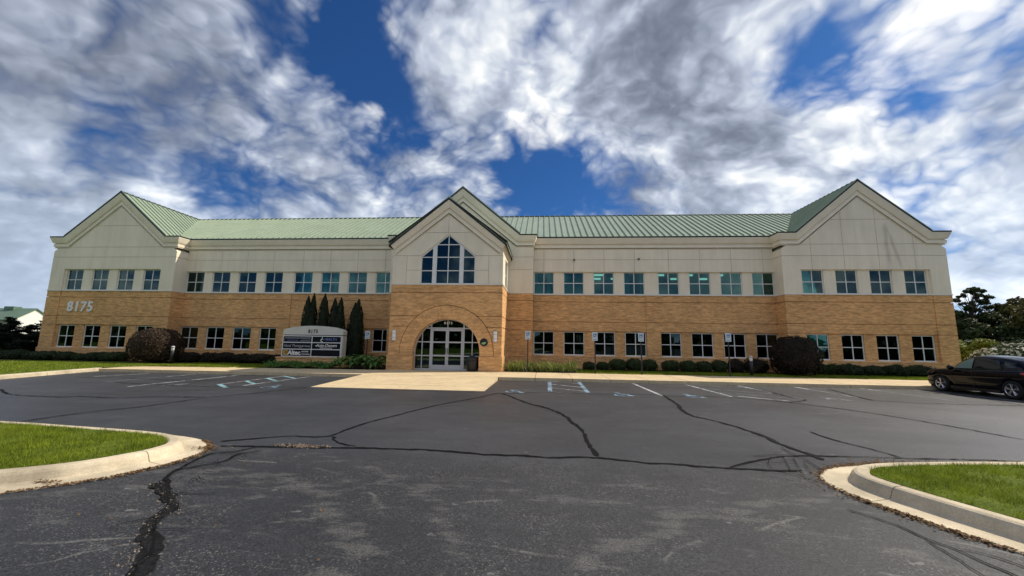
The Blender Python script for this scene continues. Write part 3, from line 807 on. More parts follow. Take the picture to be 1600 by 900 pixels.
# stucco front with three-light pointed window
ES = part('stucco_wall', B)
ZPE = 10.10; gx0 = lambda x: ZPE-.3-SLE*abs(x)
WX, ZSH, ZWP = 1.62, 6.66, 7.99
WCX = .03
topE = [(-SLE, 1, ZPE-.3), (SLE, 1, ZPE-.3)]
def ep(poly):
    for hp in topE: poly = clip(poly, *hp)
    if len(poly) >= 3: MB().prism(poly, yf, yf+.4).obj('stucco_panel', 'stucco', ES)
g = .013
for s in (-1, 1):
    xa = WCX+s*WX
    for x_in, x_out, z0, z1 in ((xa, s*2.45, 4.986, 5.79-g), (xa, s*2.45, 5.79+g, 6.66-g), (s*2.45, s*WE, 4.986, 6.66-g)):
        o_ = x_out-(s*g if abs(x_out) < WE else 0); i_ = x_in+(s*g if abs(x_in) > 2.3 else 0)
        a, b = sorted((i_, o_)); ep(rect_poly(a, b, z0, z1))
    for (z0, z1) in ((6.66+g, 8.06-g),):
        slope = (ZWP-ZSH)/WX
        poly = [(s*WE, z0), (s*WE, z1), (WCX, z1), (WCX, ZWP), (WCX+s*WX, ZSH), (WCX+s*WX, z0)]
        # quadrilateral pieces keep it convex
        ep([(WCX+s*WX, z0), (s*WE, z0), (s*WE, z1), (WCX+s*WX, z1)] if s > 0 else [(s*WE, z0), (WCX+s*WX, z0), (WCX+s*WX, z1), (s*WE, z1)])
        ep([(WCX+s*WX, ZSH+.02), (WCX+s*WX, z1), (WCX, z1), (WCX, ZWP)] if s > 0 else [(WCX, ZWP), (WCX, z1), (WCX+s*WX, z1), (WCX+s*WX, ZSH+.02)])
    a, b = sorted((0, s*3)); ep(rect_poly(a+(g if s > 0 else 0), b-(g if s < 0 else 0), 8.06+g, 10))
MB().prism([(-WE+.02, 6.64), (-WX-.02, 6.64), (WCX, ZWP+.02), (WX+.05, 6.64), (WE-.02, 6.64), (WE-.02, gx0(WE)-.03), (0, gx0(0)-.05), (-WE+.02, gx0(WE)-.03)], yf+.017, yf+.38).obj('backing', 'joint', ES)
for s in (-1, 1):
    MB().box(*sorted((s*(WX+.06), s*(WE-.02))), yf+.017, yf+.38, 4.99, 6.64).obj('backing', 'joint', ES)
    xa, xb = sorted((s*WE, s*(WE-.35)))
    if s < 0: MB().box(xa, xb, yf+.402, -DB+.1, 4.986, 7.3).obj('stucco_panel', 'stucco', ES)
    else:
        MB().box(xa, xb, yf+.402, -3.2, 4.986, 7.3).obj('stucco_panel', 'stucco', ES); MB().box(xa, xb, -1.75, -DB+.1, 4.986, 7.3).obj('stucco_panel', 'stucco', ES)
        MB().box(xa, xb, -3.2, -1.75, 6.75, 7.3).obj('stucco_panel', 'stucco', ES)
# the gable window: frame and panes
gw = MB(); fy0, fy1 = yf+.06, yf+.16
sl2 = (ZWP-ZSH)/WX
def gwtop(x): return ZWP-sl2*abs(x-WCX)
e = .05
# raking heads and jambs
for s in (-1, 1):
    gw.prism([(WCX, ZWP), (WCX+s*WX, ZSH), (WCX+s*WX, ZSH-.10), (WCX, ZWP-.09)], fy0, fy1)
    gw.box(WCX+s*WX-(e if s > 0 else 0), WCX+s*WX+(e if s < 0 else 0), fy0, fy1, 4.99, ZSH-.08)
    gw.prism([(WCX+s*.68, 4.99), (WCX+s*.93, 4.99), (WCX+s*.93, gwtop(WCX+.93)-.04), (WCX+s*.68, gwtop(WCX+.68)-.04)], fy0-.02, fy1)      # broad mullion
    for zz in (5.77, 6.58): gw.box(*sorted((WCX+s*.93, WCX+s*(WX-e))), fy0+.01, fy1, zz-.025, zz+.025)
    for zz in (5.77, 6.58, 7.34): gw.box(*sorted((WCX+s*.025, WCX+s*.68)), fy0+.01, fy1, zz-.025, zz+.025)
gw.box(WCX-.025, WCX+.025, fy0+.005, fy1, 4.99, ZWP-.06)
gw.box(WCX-WX+e, WCX+WX-e, fy0+.008, fy1, 4.988, 5.03)
gwo = gw.obj('window', 'frame_white', B); gwo['label'] = 'pointed three-light window over the entrance arch'
for s in (-1, 1):
    for z0, z1 in ((5.03, 5.745), (5.795, 6.555)): MB().box(*sorted((WCX+s*.93, WCX+s*(WX-e))), fy0+.04, fy0+.055, z0, z1).obj('pane', 'dark_glass', gwo)
    MB().prism([(WCX+s*.93, 6.605), (WCX+s*1.56, 6.605), (WCX+s*.93, gwtop(WCX+.93)-.09)], fy0+.04, fy0+.055).obj('pane', 'dark_glass', gwo)
    for z0, z1 in ((5.03, 5.745), (5.795, 6.555), (6.605, 7.315)): MB().box(*sorted((WCX+s*.025, WCX+s*.68)), fy0+.04, fy0+.055, z0, z1).obj('pane', 'dark_glass', gwo)
    MB().prism([(WCX+s*.025, 7.365), (WCX+s*.66, 7.365), (WCX+s*.025, ZWP-.10)], fy0+.04, fy0+.055).obj('pane', 'dark_glass', gwo)
# side window in the entrance block
sw = MB()
for z0, z1 in ((4.99, 5.05), (5.84, 5.9), (6.69, 6.75)): sw.box(WE-.16, WE-.08, -3.2, -1.75, z0, z1)
for y0, y1 in ((-3.2, -3.14), (-2.5, -2.45), (-1.81, -1.75)): sw.box(WE-.16, WE-.083, y0, y1, 5.05, 6.69)
swo = sw.obj('window', 'frame_white', B)
for y0, y1 in ((-3.14, -2.5), (-2.45, -1.81)):
    for z0, z1 in ((5.05, 5.84), (5.9, 6.69)): MB().box(WE-.13, WE-.115, y0, y1, z0, z1).obj('pane', 'window_glass', swo)
MB().box(-2.8, 2.8, -1.2, -1.1, 0, 7).obj('partition', 'interior', B)
MB().box(-2.8, 2.8, -4.1, -1.2, 3.3, 4.9).obj('floor_slab', 'interior', B); MB().box(-2.8, 2.8, -4.1, -1.2, -.05, .02).obj('floor_slab', 'interior', B)
# entrance gable cornice and roof
PE = [(o, d*.9) for o, d in PROF]; EE = EDGE
SLE = .81
ce = 1/math.hypot(1, SLE); nlE, nrE = (SLE*ce, -ce), (-SLE*ce, -ce)
zc_ = ZPE-SLE*WE
path = [((-WE, -DB-.02, zc_), (-1, 0), n0), ((-WE, yf, zc_), (-1, -1), mit(n0, nlE)), ((0, yf, ZPE), (0, -1), mit(nlE, nrE)), ((WE, yf, zc_), (1, -1), mit(nrE, n0)), ((WE, -DB-.02, zc_), (1, 0), n0)]
sweep(path, PE, 'cornice', 'trim', B); sweep(path, EE, 'roof_edge', 'roof_edge', B)
for side in (-1, 1):
    xe = side*(WE+.24); pl = [(0, yf-.235), (xe, yf-.235), (xe, -DB), (0, -DB)]
    if side < 0: pl = pl[::-1]
    panel_roof('roof', pl, lambda x, y: ZPE+.05-SLE*abs(x), 1, yf-.235, -DB, .43)

# glazed entrance screen inside the arch
GY = yf+.38
fr = MB(); f0, f1 = GY-.05, GY+.05
ro, ri = arc(RI+.01, 0, 180, 36), arc(RI-.055, 0, 180, 36)
ro = [(ro[0][0], 0)]+ro+[(ro[-1][0], 0)]; ri = [(ri[0][0], 0)]+ri+[(ri[-1][0], 0)]
for i in range(len(ro)-1): fr.prism([ro[i], ro[i+1], ri[i+1], ri[i]], f0, f1)
def ztop(x): return ACZ+math.sqrt(max(0, (RI-.04)**2-(x-ACX)**2))
VX = [(-1.40, .05), (-.89, .09), (1.04, .09), (1.55, .05)]
for x_, w_ in VX: fr.box(x_-w_/2, x_+w_/2, f0+.004, f1, 0, ztop(x_))
fr.box(ACX-.02-.025, ACX-.02+.025, f0+.004, f1, 2.43, ztop(ACX))
fr.box(-1.30, 1.45, f0+.008, f1-.004, 2.37, 2.45)
for s0, s1 in ((-1.84, -.935), (1.085, 2.0)):
    for zz in (.82, 1.61): fr.box(s0, s1, f0+.008, f1-.004, zz-.03, zz+.03)
fr.box(-1.84, -.935, f0+.008, f1-.004, 0.0, .10); fr.box(1.085, 2.0, f0+.008, f1-.004, 0.0, .10)
scr = fr.obj('entrance_screen', 'aluminium', B)
zz_ = [(.1, .79), (.85, 1.58), (1.64, 2.37)]
xs_ = [(-1.84, -1.425), (-1.375, -.935), (1.085, 1.525), (1.575, 2.02)]
for a, b in xs_:
    for z0, z1 in zz_:
        p = rect_poly(a, b, z0, z1)
        for th in range(0, 181, 9): p = clip(p, math.cos(R(th)), math.sin(R(th)), (RI-.05)+ACX*math.cos(R(th))+ACZ*math.sin(R(th))) if len(p) > 2 else p
        if len(p) > 2: MB().prism(p, GY, GY+.015).obj('pane', 'dark_glass', scr)
for a, b in ((-1.3, -.935), (-.845, ACX-.045), (ACX+.005, .995), (1.085, 1.5)):
    p = rect_poly(a, b, 2.45, 3.0)
    for th in range(0, 181, 9): p = clip(p, math.cos(R(th)), math.sin(R(th)), (RI-.05)+ACX*math.cos(R(th))+ACZ*math.sin(R(th))) if len(p) > 2 else p
    if len(p) > 2: MB().prism(p, GY, GY+.015).obj('pane', 'dark_glass', scr)
for i, (a, b) in enumerate(((-.84, .075), (.085, .99))):
    d = MB(); r0 = .085
    d.box(a, a+r0, f0-.01, f1-.02, .02, 2.36).box(b-r0, b, f0-.01, f1-.02, .02, 2.36)
    for z0, z1 in ((.02, .30), (.79, .87), (1.56, 1.64), (2.25, 2.36)): d.box(a+r0, b-r0, f0-.008, f1-.02, z0, z1)
    do = d.obj('door', 'aluminium', B)
    for z0, z1 in ((.30, .79), (.87, 1.56), (1.64, 2.25)): MB().box(a+r0, b-r0, GY-.01, GY+.005, z0, z1).obj('pane', 'dark_glass', do)
    hx = b-.05 if i == 0 else a+.05
    MB().tube([(hx, f0-.01, .95), (hx, f0-.07, .95), (hx, f0-.07, 1.25), (hx, f0-.01, 1.25)], .014, 6).obj('handle', 'dark_metal', do)
for i, ch in enumerate('8175'): text('address_numeral', ch, .19, .008, 'letter_white', scr, (-.11+i*.133+.005, GY-.012, 2.71), .006)
for i, ch in enumerate('8175'): text('address_numeral', ch, .98, .03, 'letter_white', B, (-28.62+i*.53, -DP+.05-.045, 3.74), .030, 0, .93)

# ------------------------------------------------------------------ ground
def sheet(name, poly, z, mat, parent=None, kind='structure'):
    me = bpy.data.meshes.new(name); n = len(poly)
    a = sum(p[0]*q[1]-q[0]*p[1] for p, q in zip(poly, poly[1:]+poly[:1]))
    if a < 0: poly = poly[::-1]
    me.from_pydata([(p[0], p[1], z) for p in poly], [], [tuple(range(n))]); me.materials.append(MAT[mat])
    o = link(name, me, parent)
    if kind: o['kind'] = kind
    return o
sheet('ground', [(-1500, -1500), (1500, -1500), (1500, 1500), (-1500, 1500)], -.40, 'lawn')
LOT = sheet('parking_lot', [(-60, -95), (90, -95), (90, -5), (-60, -5)], -.15, 'asphalt')
KL = [(-17.35, -7.75), (-17.2, -8.6), (-16.1, -12.5), (-14.6, -17.2), (-12.2, -24.5), (-4, -50), (6, -80)]   # left edge of the lot
LW = MB()
back = [(-400, -4.2), (29.0, -4.2), (29.0, -7.86), (400, -7.86), (400, 400), (-400, 400)]
sheet('lawn', back, 0, 'lawn')
lk = [(p[0]-.31, p[1]) for p in KL]
sheet('lawn', [(-400, -4.2), (-400, -80)]+[p for p in lk[::-1]]+[(-17.66, -6.9), (-16.9, -6.3), (-16.6, -4.2)], 0, 'lawn')
# sidewalk of slabs with open joints
SWK = part('sidewalk', None); SWK['kind'] = 'structure'
xs = [-17.2, -15.3, -13.5, -11.7, -9.9, -8.1, -6.3, -4.7, -3.12, -1.5, .2, 1.85, 3.52, 5.25, 7.0, 8.75, 10.5, 12.25, 14.0, 15.75, 17.5, 19.25, 21, 22.75, 24.5, 26.25, 29.0]
for a, b in zip(xs[:-1], xs[1:]):
    y0, y1 = -8.0, -4.3
    if a < -17: poly = [(-16.6, y0-.3), (b-.012, y0-.15), (b-.012, -5.95), (-16.6, -6.1), (-17.3, -6.75), (-17.1, -8.1)]
    elif b < -3:
        q0, q1 = -8.15, -8.15
        poly = [(a+.012, -8.15), (b-.012, -8.15), (b-.012, -5.0 if b > -12 else -5.6), (a+.012, -5.0 if a > -12 else -5.9)]
        if a >= -5: poly = [(a+.012, -8.15), (b-.012, -8.15), (b-.012, -4.3), (a+.012, -4.3)]
    else: poly = [(a+.012, y0), (b-.012, y0), (b-.012, y1 if not (-3.2 < a < 3.4) else -4.2), (a+.012, y1 if not (-3.2 < a < 3.4) else -4.2)]
    MB().prismz(poly, -.3, rnd.uniform(-.004, .004)).obj('concrete_slab', 'concrete', SWK)
MB().box(-17.0, 29, -7.9, -4.4, -.3, -.03).obj('slab_joint', 'mulch', SWK)
MB().box(-1.8, 2.0, -4.72, -3.6, -.2, .006).obj('threshold_slab', 'concrete', SWK)
AP = part('entrance_apron', None); AP['kind'] = 'structure'
ys = [-12.5, -11.4, -10.25, -9.1, -8.02]; ax = [-3.1, -1.45, .2, 1.86, 3.5]
def apz(y): return -.142+(.142)*(y+12.5)/4.5
for a, b in zip(ys[:-1], ys[1:]):
    for c, d in zip(ax[:-1], ax[1:]):
        mb = MB(); g = .009; dz = rnd.uniform(-.002, .002)
        vs = [(c+g, a+g, apz(a)+dz), (d-g, a+g, apz(a)+dz), (d-g, b-g, apz(b)+dz), (c+g, b-g, apz(b)+dz)]
        mb.add([(p[0], p[1], -.3) for p in vs]+vs, [(3, 2, 1, 0), (4, 5, 6, 7), (0, 1, 5, 4), (1, 2, 6, 5), (2, 3, 7, 6), (3, 0, 4, 7)]); mb.obj('concrete_slab', 'concrete', AP)
# kerb along the left lawn
def cr(pts, n):
    out = []; P_ = [pts[0]]+list(pts)+[pts[-1]]
    for i in range(1, len(P_)-2):
        p0, p1, p2, p3 = [np.array(q) for q in P_[i-1:i+3]]
        for k in range(n):
            u = k/n; out.append(tuple(.5*((2*p1)+(-p0+p2)*u+(2*p0-5*p1+4*p2-p3)*u*u+(-p0+3*p1-3*p2+p3)*u**3)))
    out.append(tuple(pts[-1])); return out
def resample(pts, step):
    P_ = np.array(pts, float); d = np.r_[0, np.cumsum(np.linalg.norm(np.diff(P_, axis=0), axis=1))]
    n = max(2, int(d[-1]/step)+1); s = np.linspace(0, d[-1], n)
    return np.c_[np.interp(s, d, P_[:, 0]), np.interp(s, d, P_[:, 1])], s
def kerb(pts, side, prof, name, parent, mat, seg=3.2, step=.12, gap=.008, off=0.):
    """pts along the grass edge; side=+1 kerb lies to the left of travel"""
    P_, s = resample(pts, step)
    T = np.gradient(P_, axis=0); T /= np.linalg.norm(T, axis=1)[:, None]; N = np.c_[-T[:, 1], T[:, 0]]*side
    objs = []; i0 = 0; nxt = seg+off
    for i in range(1, len(P_)):
        if s[i] >= nxt or i == len(P_)-1:
            idx = list(range(i0, i+1)); mb = MB(); n = len(prof); vs = []; fs = []
            for q, k in enumerate(idx):
                sh = gap if q == 0 else (-gap if q == len(idx)-1 else 0)
                for d, z in prof:
                    p = P_[k]+N[k]*d+T[k]*sh; vs.append((p[0], p[1], z))
            for q in range(len(idx)-1):
                for j in range(n-1): fs.append((q*n+j, q*n+j+1, (q+1)*n+j+1, (q+1)*n+j))
            fs.append(tuple(range(n))); fs.append(tuple(range((len(idx)-1)*n+n-1, (len(idx)-1)*n-1, -1)))
            mb.add(vs, fs); objs.append(mb.obj(name, mat, parent, None, False)); i0 = i; nxt = s[i]+seg
    return objs
KP = [(0, -.3), (0, -.01), (.03, .006), (.13, .004), (.165, -.01), (.19, -.04), (.225, -.118), (.25, -.128), (.53, -.140), (.53, -.3)]
KB = part('kerb', None); KB['kind'] = 'structure'
kerb([(p[0]-.31, p[1]) for p in KL], 1, [(0, -.3), (0, .0), (.03, .012), (.25, .01), (.30, -.02), (.32, -.145), (.32, -.3)], 'kerb_segment', KB, 'kerb_concrete', 3.0, .5)
kerb([(29.02, -7.7), (95, -7.7)], -1, [(0, -.3), (0, .0), (.03, .012), (.25, .01), (.30, -.02), (.32, -.145), (.32, -.3)], 'kerb_segment', KB, 'kerb_concrete', 6.0, .5)

# traffic islands with kerb, gutter and turf
def inside(P_, poly):
    x, y = P_[:, 0], P_[:, 1]; r_ = np.zeros(len(P_), bool); n = len(poly)
    for i in range(n):
        x1, y1 = poly[i]; x2, y2 = poly[(i+1) % n]
        c = ((y1 > y) != (y2 > y)) & (x < (x2-x1)*(y-y1)/(y2-y1+1e-12)+x1); r_ ^= c
    return r_
def grass(parent, poly, box, n, hmin, hmax, w, zf=lambda x, y: 0*x, name='grass_blades'):
    P_ = np.c_[G.uniform(box[0], box[1], n), G.uniform(box[2], box[3], n)]
    if poly is not None: P_ = P_[inside(P_, poly)]
    th = np.sin(P_[:, 0]*3.1+1)*np.sin(P_[:, 1]*3.7)+.6*np.sin(P_[:, 0]*7.3+P_[:, 1]*5.1)+.4*np.sin(P_[:, 0]*15-P_[:, 1]*13)
    P_ = P_[G.uniform(-1.5, .5, len(P_)) < th]; n = len(P_); h = G.uniform(hmin, hmax, n); a = G.uniform(0, 6.28, n); ln = G.uniform(.15, .95, n); b = G.uniform(0, 6.28, n)
    z0 = zf(P_[:, 0], P_[:, 1])
    vs = np.empty((n, 3, 3), np.float32)
    ca, sa = np.cos(a)*w, np.sin(a)*w
    vs[:, 0] = np.c_[P_[:, 0]-ca, P_[:, 1]-sa, z0-.004]; vs[:, 1] = np.c_[P_[:, 0]+ca, P_[:, 1]+sa, z0-.004]
    vs[:, 2] = np.c_[P_[:, 0]+np.cos(b)*h*ln, P_[:, 1]+np.sin(b)*h*ln, z0+h*np.sqrt(1-.5*ln**2)]
    me = bpy.data.meshes.new(name); me.vertices.add(3*n); me.vertices.foreach_set('co', vs.ravel())
    me.loops.add(3*n); me.loops.foreach_set('vertex_index', np.arange(3*n, dtype=np.int32))
    me.polygons.add(n); me.polygons.foreach_set('loop_start', np.arange(0, 3*n, 3, dtype=np.int32)); me.polygons.foreach_set('loop_total', np.full(n, 3, np.int32))
    me.materials.append(MAT['grass_blade']); me.update(calc_edges=True); me.validate()
    return tag(link(name, me, parent), kind='stuff')
LI = cr([(-14, -20.0), (-8, -20.15), (-4.3, -20.36), (-2.8, -20.52), (-1.3, -20.70), (-.55, -20.90), (-.17, -21.19), (-.06, -21.5), (-.12, -21.82), (-.36, -22.25), (-.88, -22.65), (-1.7, -23.05), (-3.2, -23.6), (-6, -24.3), (-11, -25.2), (-14, -25.6)], 6)
RI_ = cr([(24, -19.9), (16, -20.35), (12.34, -20.75), (11.1, -20.92), (10.44, -21.05), (10.05, -21.2), (9.83, -21.42), (9.78, -21.62), (9.83, -21.9), (9.97, -22.32), (10.15, -22.78), (10.4, -23.4), (10.75, -24.3), (11.3, -26), (12.6, -30)], 6)
def island(pts, side, label, bx, off, dens):
    I = empty('traffic_island', (float(np.mean([p[0] for p in pts[20:50]])), float(np.mean([p[1] for p in pts[20:50]])), -.15), label, 'traffic island')
    def par(o):
        o.location = -Vector(I.location); return o
    for o in kerb(pts, side, KP, 'kerb_segment', I, 'kerb_concrete', 3.05, .09, .006, off): par(o)
    o = sheet('turf', list(pts), .002, 'lawn', I, None); par(o)
    poly = [tuple(p) for p in pts]
    o = grass(I, poly, bx, dens, .03, .075, .0035); par(o)
    return I
island(LI, 1, 'long grass traffic island with rounded end at left foreground', (-6.5, .1, -24.3, -20.2), 2.2, 95000)
island(RI_, -1, 'grass traffic island with rounded kerb corner at right foreground', (9.7, 16.5, -25.5, -20.3), 2.55, 120000)

# sealed cracks
CR = [
(.07, [(4.01, -13.0), (3.47, -14.35), (2.67, -15.99), (2.16, -17.59), (1.86, -18.53), (1.76, -19.39), (1.67, -19.92), (1.04, -19.95), (0.64, -20.16), (0.13, -20.49)]),
(.075, [(0.36, -20.76), (0.93, -20.72), (1.99, -20.64), (2.53, -20.57), (3.27, -20.58), (3.9, -20.56), (4.7, -20.68), (5.33, -20.69), (5.68, -20.74), (6.43, -20.64), (7.12, -20.8), (7.8, -20.87), (8.32, -20.91), (8.99, -20.94), (9.3, -20.9)]),
(.05, [(1.79, -19.9), (2.1, -20.3), (2.53, -20.49)]),
(.095, [(4.01, -13.0), (4.28, -13.14), (5.03, -14.87), (5.98, -16.51), (6.3, -17.98), (6.42, -18.92), (6.42, -19.78), (6.48, -20.54)]),
(.06, [(4.24, -12.95), (5.78, -12.49), (7.23, -12.55), (9.22, -12.28), (10.31, -12.54), (11.64, -12.47), (12.72, -12.88), (13.69, -13.79), (14.57, -15.37), (14.94, -16.91), (15.08, -18.24)]),
(.10, [(9.83, -12.5), (9.67, -14.28), (9.34, -16.24), (9.66, -17.23), (9.86, -17.94), (9.95, -18.72), (9.89, -19.29), (9.96, -19.86), (9.98, -20.3)]),
(.05, [(11.16, -18.1), (11.15, -18.84), (11.28, -19.36), (11.39, -19.95)]),
(.05, [(8.31, -20.89), (8.87, -20.48), (9.61, -20.12), (10.21, -20.04), (11.4, -20.02), (12.44, -19.98), (13.18, -19.95)]),
(.022, [(8.9, -22.3), (9.11, -22.64), (9.14, -22.91), (9.23, -23.14), (9.25, -23.33), (9.29, -23.6), (9.35, -24.2)]),
(.015, [(9.14, -22.91), (9.1, -23.07), (9.07, -23.31), (9.02, -23.5), (9.0, -24)]),
(.018, [(9.23, -23.1), (9.42, -23.2), (9.5, -23.45)]),
(.16, [(0.98, -22.46), (1.46, -22.79), (1.77, -23.02), (1.87, -23.3), (2.11, -23.58), (2.38, -23.84), (2.52, -24.05), (2.64, -24.24), (2.9, -24.9)]),
(.022, [(0.96, -22.40), (1.40, -22.76), (1.78, -23.06), (1.90, -23.32), (2.08, -23.55), (2.42, -23.86), (2.55, -24.08), (2.95, -24.9)]),
(.016, [(1.02, -22.50), (1.52, -22.86), (1.70, -23.0), (1.84, -23.28), (2.14, -23.62), (2.34, -23.82), (2.48, -24.02), (2.8, -24.9)]),
(.016, [(1.3, -22.68), (1.7, -22.72), (1.95, -22.66)]), (.012, [(1.9, -23.3), (1.7, -23.45), (1.65, -23.6)]), (.012, [(2.1, -23.55), (2.3, -23.5), (2.42, -23.55)]),
(.05, [(1.35, -22.7), (0.9, -22.21), (0.65, -21.61), (0.60, -21.2), (0.82, -21.08), (0.99, -20.79)]),
(.04, [(0.75, -22.0), (0.95, -21.75), (1.1, -21.5), (1.0, -21.2), (1.2, -20.95)]),
(.07, [(-4.98, -19.6), (-4.96, -18.92), (-4.82, -18.17), (-4.5, -17.47), (-4.32, -15.84), (-3.88, -14.9), (-3.06, -12.75)]),
(.07, [(-11.97, -15.25), (-10.2, -16.16), (-8.33, -16.43), (-7.96, -16.18), (-6.58, -16.23), (-5.77, -15.85), (-4.4, -15.74)]),
(.07, [(17.76, -8.79), (17.5, -9.85), (16.85, -12.03), (17.09, -12.6), (18.69, -12.89), (20.97, -12.84), (24, -12.9)]),
(.06, [(14.55, -9.73), (14.32, -12.15), (14.41, -12.76), (13.46, -13.48)]),
(.06, [(20.75, -8.1), (21.55, -9.82), (21.12, -12.7)]),
(.06, [(-11.0, -12.6), (-9.0, -13.0), (-6.5, -13.2), (-4.6, -12.95), (-3.2, -12.65)]),
(.05, [(-14.5, -11.2), (-12, -11.0), (-9.6, -11.3), (-7.2, -11.1)]),
]
# fan of open cracks at the foot of the right island
ra = random.Random(5)
for w_, q in ((.03, [(9.75, -19.58), (9.67, -20.43), (9.55, -20.99)]), (.03, [(8.94, -20.25), (9.56, -20.09), (9.85, -20.34)]), (.022, [(8.67, -21.05), (9.06, -21.11), (9.25, -21.35)]), (.02, [(8.61, -21.25), (8.81, -21.4), (8.93, -21.76)]),
    (.018, [(8.9, -20.93), (9.06, -21.11), (9.15, -21.49)]), (.02, [(9.47, -20.14), (9.3, -20.54), (9.09, -21.0)]), (.02, [(9.58, -20.23), (9.38, -20.66), (9.15, -21.21)]), (.018, [(9.21, -20.28), (8.97, -20.65), (8.88, -20.94)]),
    (.02, [(9.6, -20.44), (9.43, -20.81), (9.33, -21.08)]), (.025, [(8.4, -20.88), (8.98, -20.62), (9.34, -20.64), (9.61, -20.84)]), (.015, [(8.9, -20.45), (9.2, -20.5), (9.5, -20.4)]), (.015, [(8.75, -20.75), (9.05, -20.8), (9.35, -20.78)])): CR.append((w_*.6, q))
for i in range(14):
    x_, y_ = ra.uniform(.55, 1.5), ra.uniform(-22.3, -20.8); a = ra.uniform(0, 6.3); q = [(x_, y_)]
    for k in range(4): x_ += .1*math.cos(a); y_ += .1*math.sin(a); a += ra.uniform(-.7, .7); q.append((x_, y_))
    CR.append((.012, q))
def ribbon(pts, w, z, jit=0., wj=0., seed=0, mb=None, step=.08):
    mb = mb or MB(); g_ = random.Random(seed)
    P_, s = resample(pts, step); n = len(P_)
    if jit:
        o = 0
        for i in range(1, n-1): o = .72*o+g_.uniform(-jit, jit); P_[i] += (o*.8, o)
    T = np.gradient(P_, axis=0); T /= np.linalg.norm(T, axis=1)[:, None]+1e-9; N = np.c_[-T[:, 1], T[:, 0]]
    vs = []; ww = 1
    for i in range(n):
        ww = .6*ww+.4*(1+g_.uniform(-wj, wj)); h = w*ww/2
        if wj and i in (0, n-1): h *= .35
        vs += [(P_[i][0]+N[i][0]*h, P_[i][1]+N[i][1]*h, z), (P_[i][0]-N[i][0]*h, P_[i][1]-N[i][1]*h, z)]
    return mb.add(vs, [(2*i+1, 2*i+3, 2*i+2, 2*i) for i in range(n-1)])
def flat(mb, name, mat, parent):
    me = mb.mesh(name, mat, False, False); return link(name, me, parent)
for i, (w, pts) in enumerate(CR): flat(ribbon(cr(pts, 4), w*.82, -.142+.0004*i, .017 if w > .03 else .010, .8, i, None, .06), 'sealed_crack', 'broken_asphalt' if w == .16 else 'tar', LOT)

# painted stalls
mk = [0]
def stripe(name, pts, w, mat):
    mk[0] += 1; flat(ribbon(pts, w, -.1462+.00009*mk[0], 0, 0, 0, None, .4), name, mat, LOT)
for pts, w, m in (([(-9.2, -13.7), (-9.15, -8.25)], .12, 'paint_white'), ([(-11.5, -12.5), (-11.5, -8.6)], .09, 'paint_faint'), ([(-11.5, -10.0), (-11.5, -8.35)], .11, 'paint_white'), ([(-14.3, -10.6), (-13.75, -8.6)], .11, 'paint_white'),
    ([(9.74, -8.1), (9.78, -12.5)], .13, 'paint_white'), ([(12.1, -8.1), (12.23, -12.3)], .12, 'paint_white'), ([(14.4, -8.1), (14.42, -9.4)], .13, 'paint_white'), ([(14.42, -9.4), (14.4, -12.6)], .09, 'paint_faint'),
    ([(16.82, -8.1), (16.84, -9.0)], .15, 'paint_white'), ([(16.84, -9.0), (16.9, -12.0)], .11, 'paint_faint'), ([(19.6, -8.1), (19.66, -9.0)], .14, 'paint_white'), ([(19.66, -9.0), (19.76, -12.0)], .1, 'paint_faint'),
    ([(22.2, -8.1), (22.2, -12)], .1, 'paint_faint')): stripe('stall_line', pts, w, m)
for pts, w, m in (([(5.92, -8.1), (5.88, -12.2)], .16, 'paint_blue'), ([(7.29, -8.1), (7.26, -12.1)], .16, 'paint_blue'), ([(6.0, -8.15), (7.2, -8.8)], .09, 'paint_white'), ([(5.97, -9.32), (7.2, -10.37)], .09, 'paint_white'), ([(5.94, -10.77), (7.18, -11.74)], .09, 'paint_white'), ([(5.94, -12.15), (6.95, -12.95), (7.21, -12.72)], .08, 'paint_faint'),
    ([(12.18, -8.15), (14.3, -9.0)], .09, 'paint_faint'), ([(12.14, -9.66), (14.2, -11.1)], .1, 'paint_faint'), ([(12.16, -10.99), (13.95, -12.2)], .1, 'paint_faint'), ([(12.5, -12.13), (13.67, -13.1)], .1, 'paint_white'),
    ([(-6.85, -12.3), (-6.92, -8.3)], .09, 'paint_white'), ([(-5.69, -12.6), (-5.6, -8.3)], .10, 'paint_white'), ([(-6.89, -12.34), (-5.76, -13.33)], .17, 'paint_teal'), ([(-6.9, -10.9), (-5.69, -12.0)], .17, 'paint_teal'), ([(-6.9, -9.6), (-5.62, -10.75)], .17, 'paint_teal'), ([(-6.92, -8.4), (-5.7, -9.4)], .14, 'paint_teal')): stripe('access_stripe', pts, w, m)
def circ(cx, cy, r_, a0, a1, n=18): return [(cx+r_*math.cos(R(a0+(a1-a0)*i/n)), cy+r_*math.sin(R(a0+(a1-a0)*i/n))) for i in range(n+1)]
ISA = [([(-.08, .62), (-.06, .18), (.22, .18), (.36, -.22), (.47, -.18)], .13), ([(-.07, .42), (.2, .42)], .09), (circ(.04, -.02, .33, 110, 355, 20), .10), (circ(-.08, .76, .055, 0, 360, 12), .11)]
def isa(cx, cy, s, z, mb=None):
    mb = mb or MB()
    for i, (pts, w) in enumerate(ISA): ribbon([(cx+p[0]*s, cy+p[1]*s) for p in pts], w*s, z+.0003*i, 0, 0, 0, mb, .06*s)
    return mb
for i, (x_, y_, m) in enumerate(((4.55, -12.45, 'paint_blue'), (8.39, -12.6, 'paint_blue'), (10.85, -12.55, 'paint_blue'), (15.6, -12.4, 'paint_faint'), (-8.15, -13.0, 'paint_faint'), (-4.46, -12.85, 'paint_blue'))):
    mb = isa(x_, y_, .85, -.1446+.0001*i); flat(mb, 'wheelchair_symbol', m, LOT)
sheet_i = 0
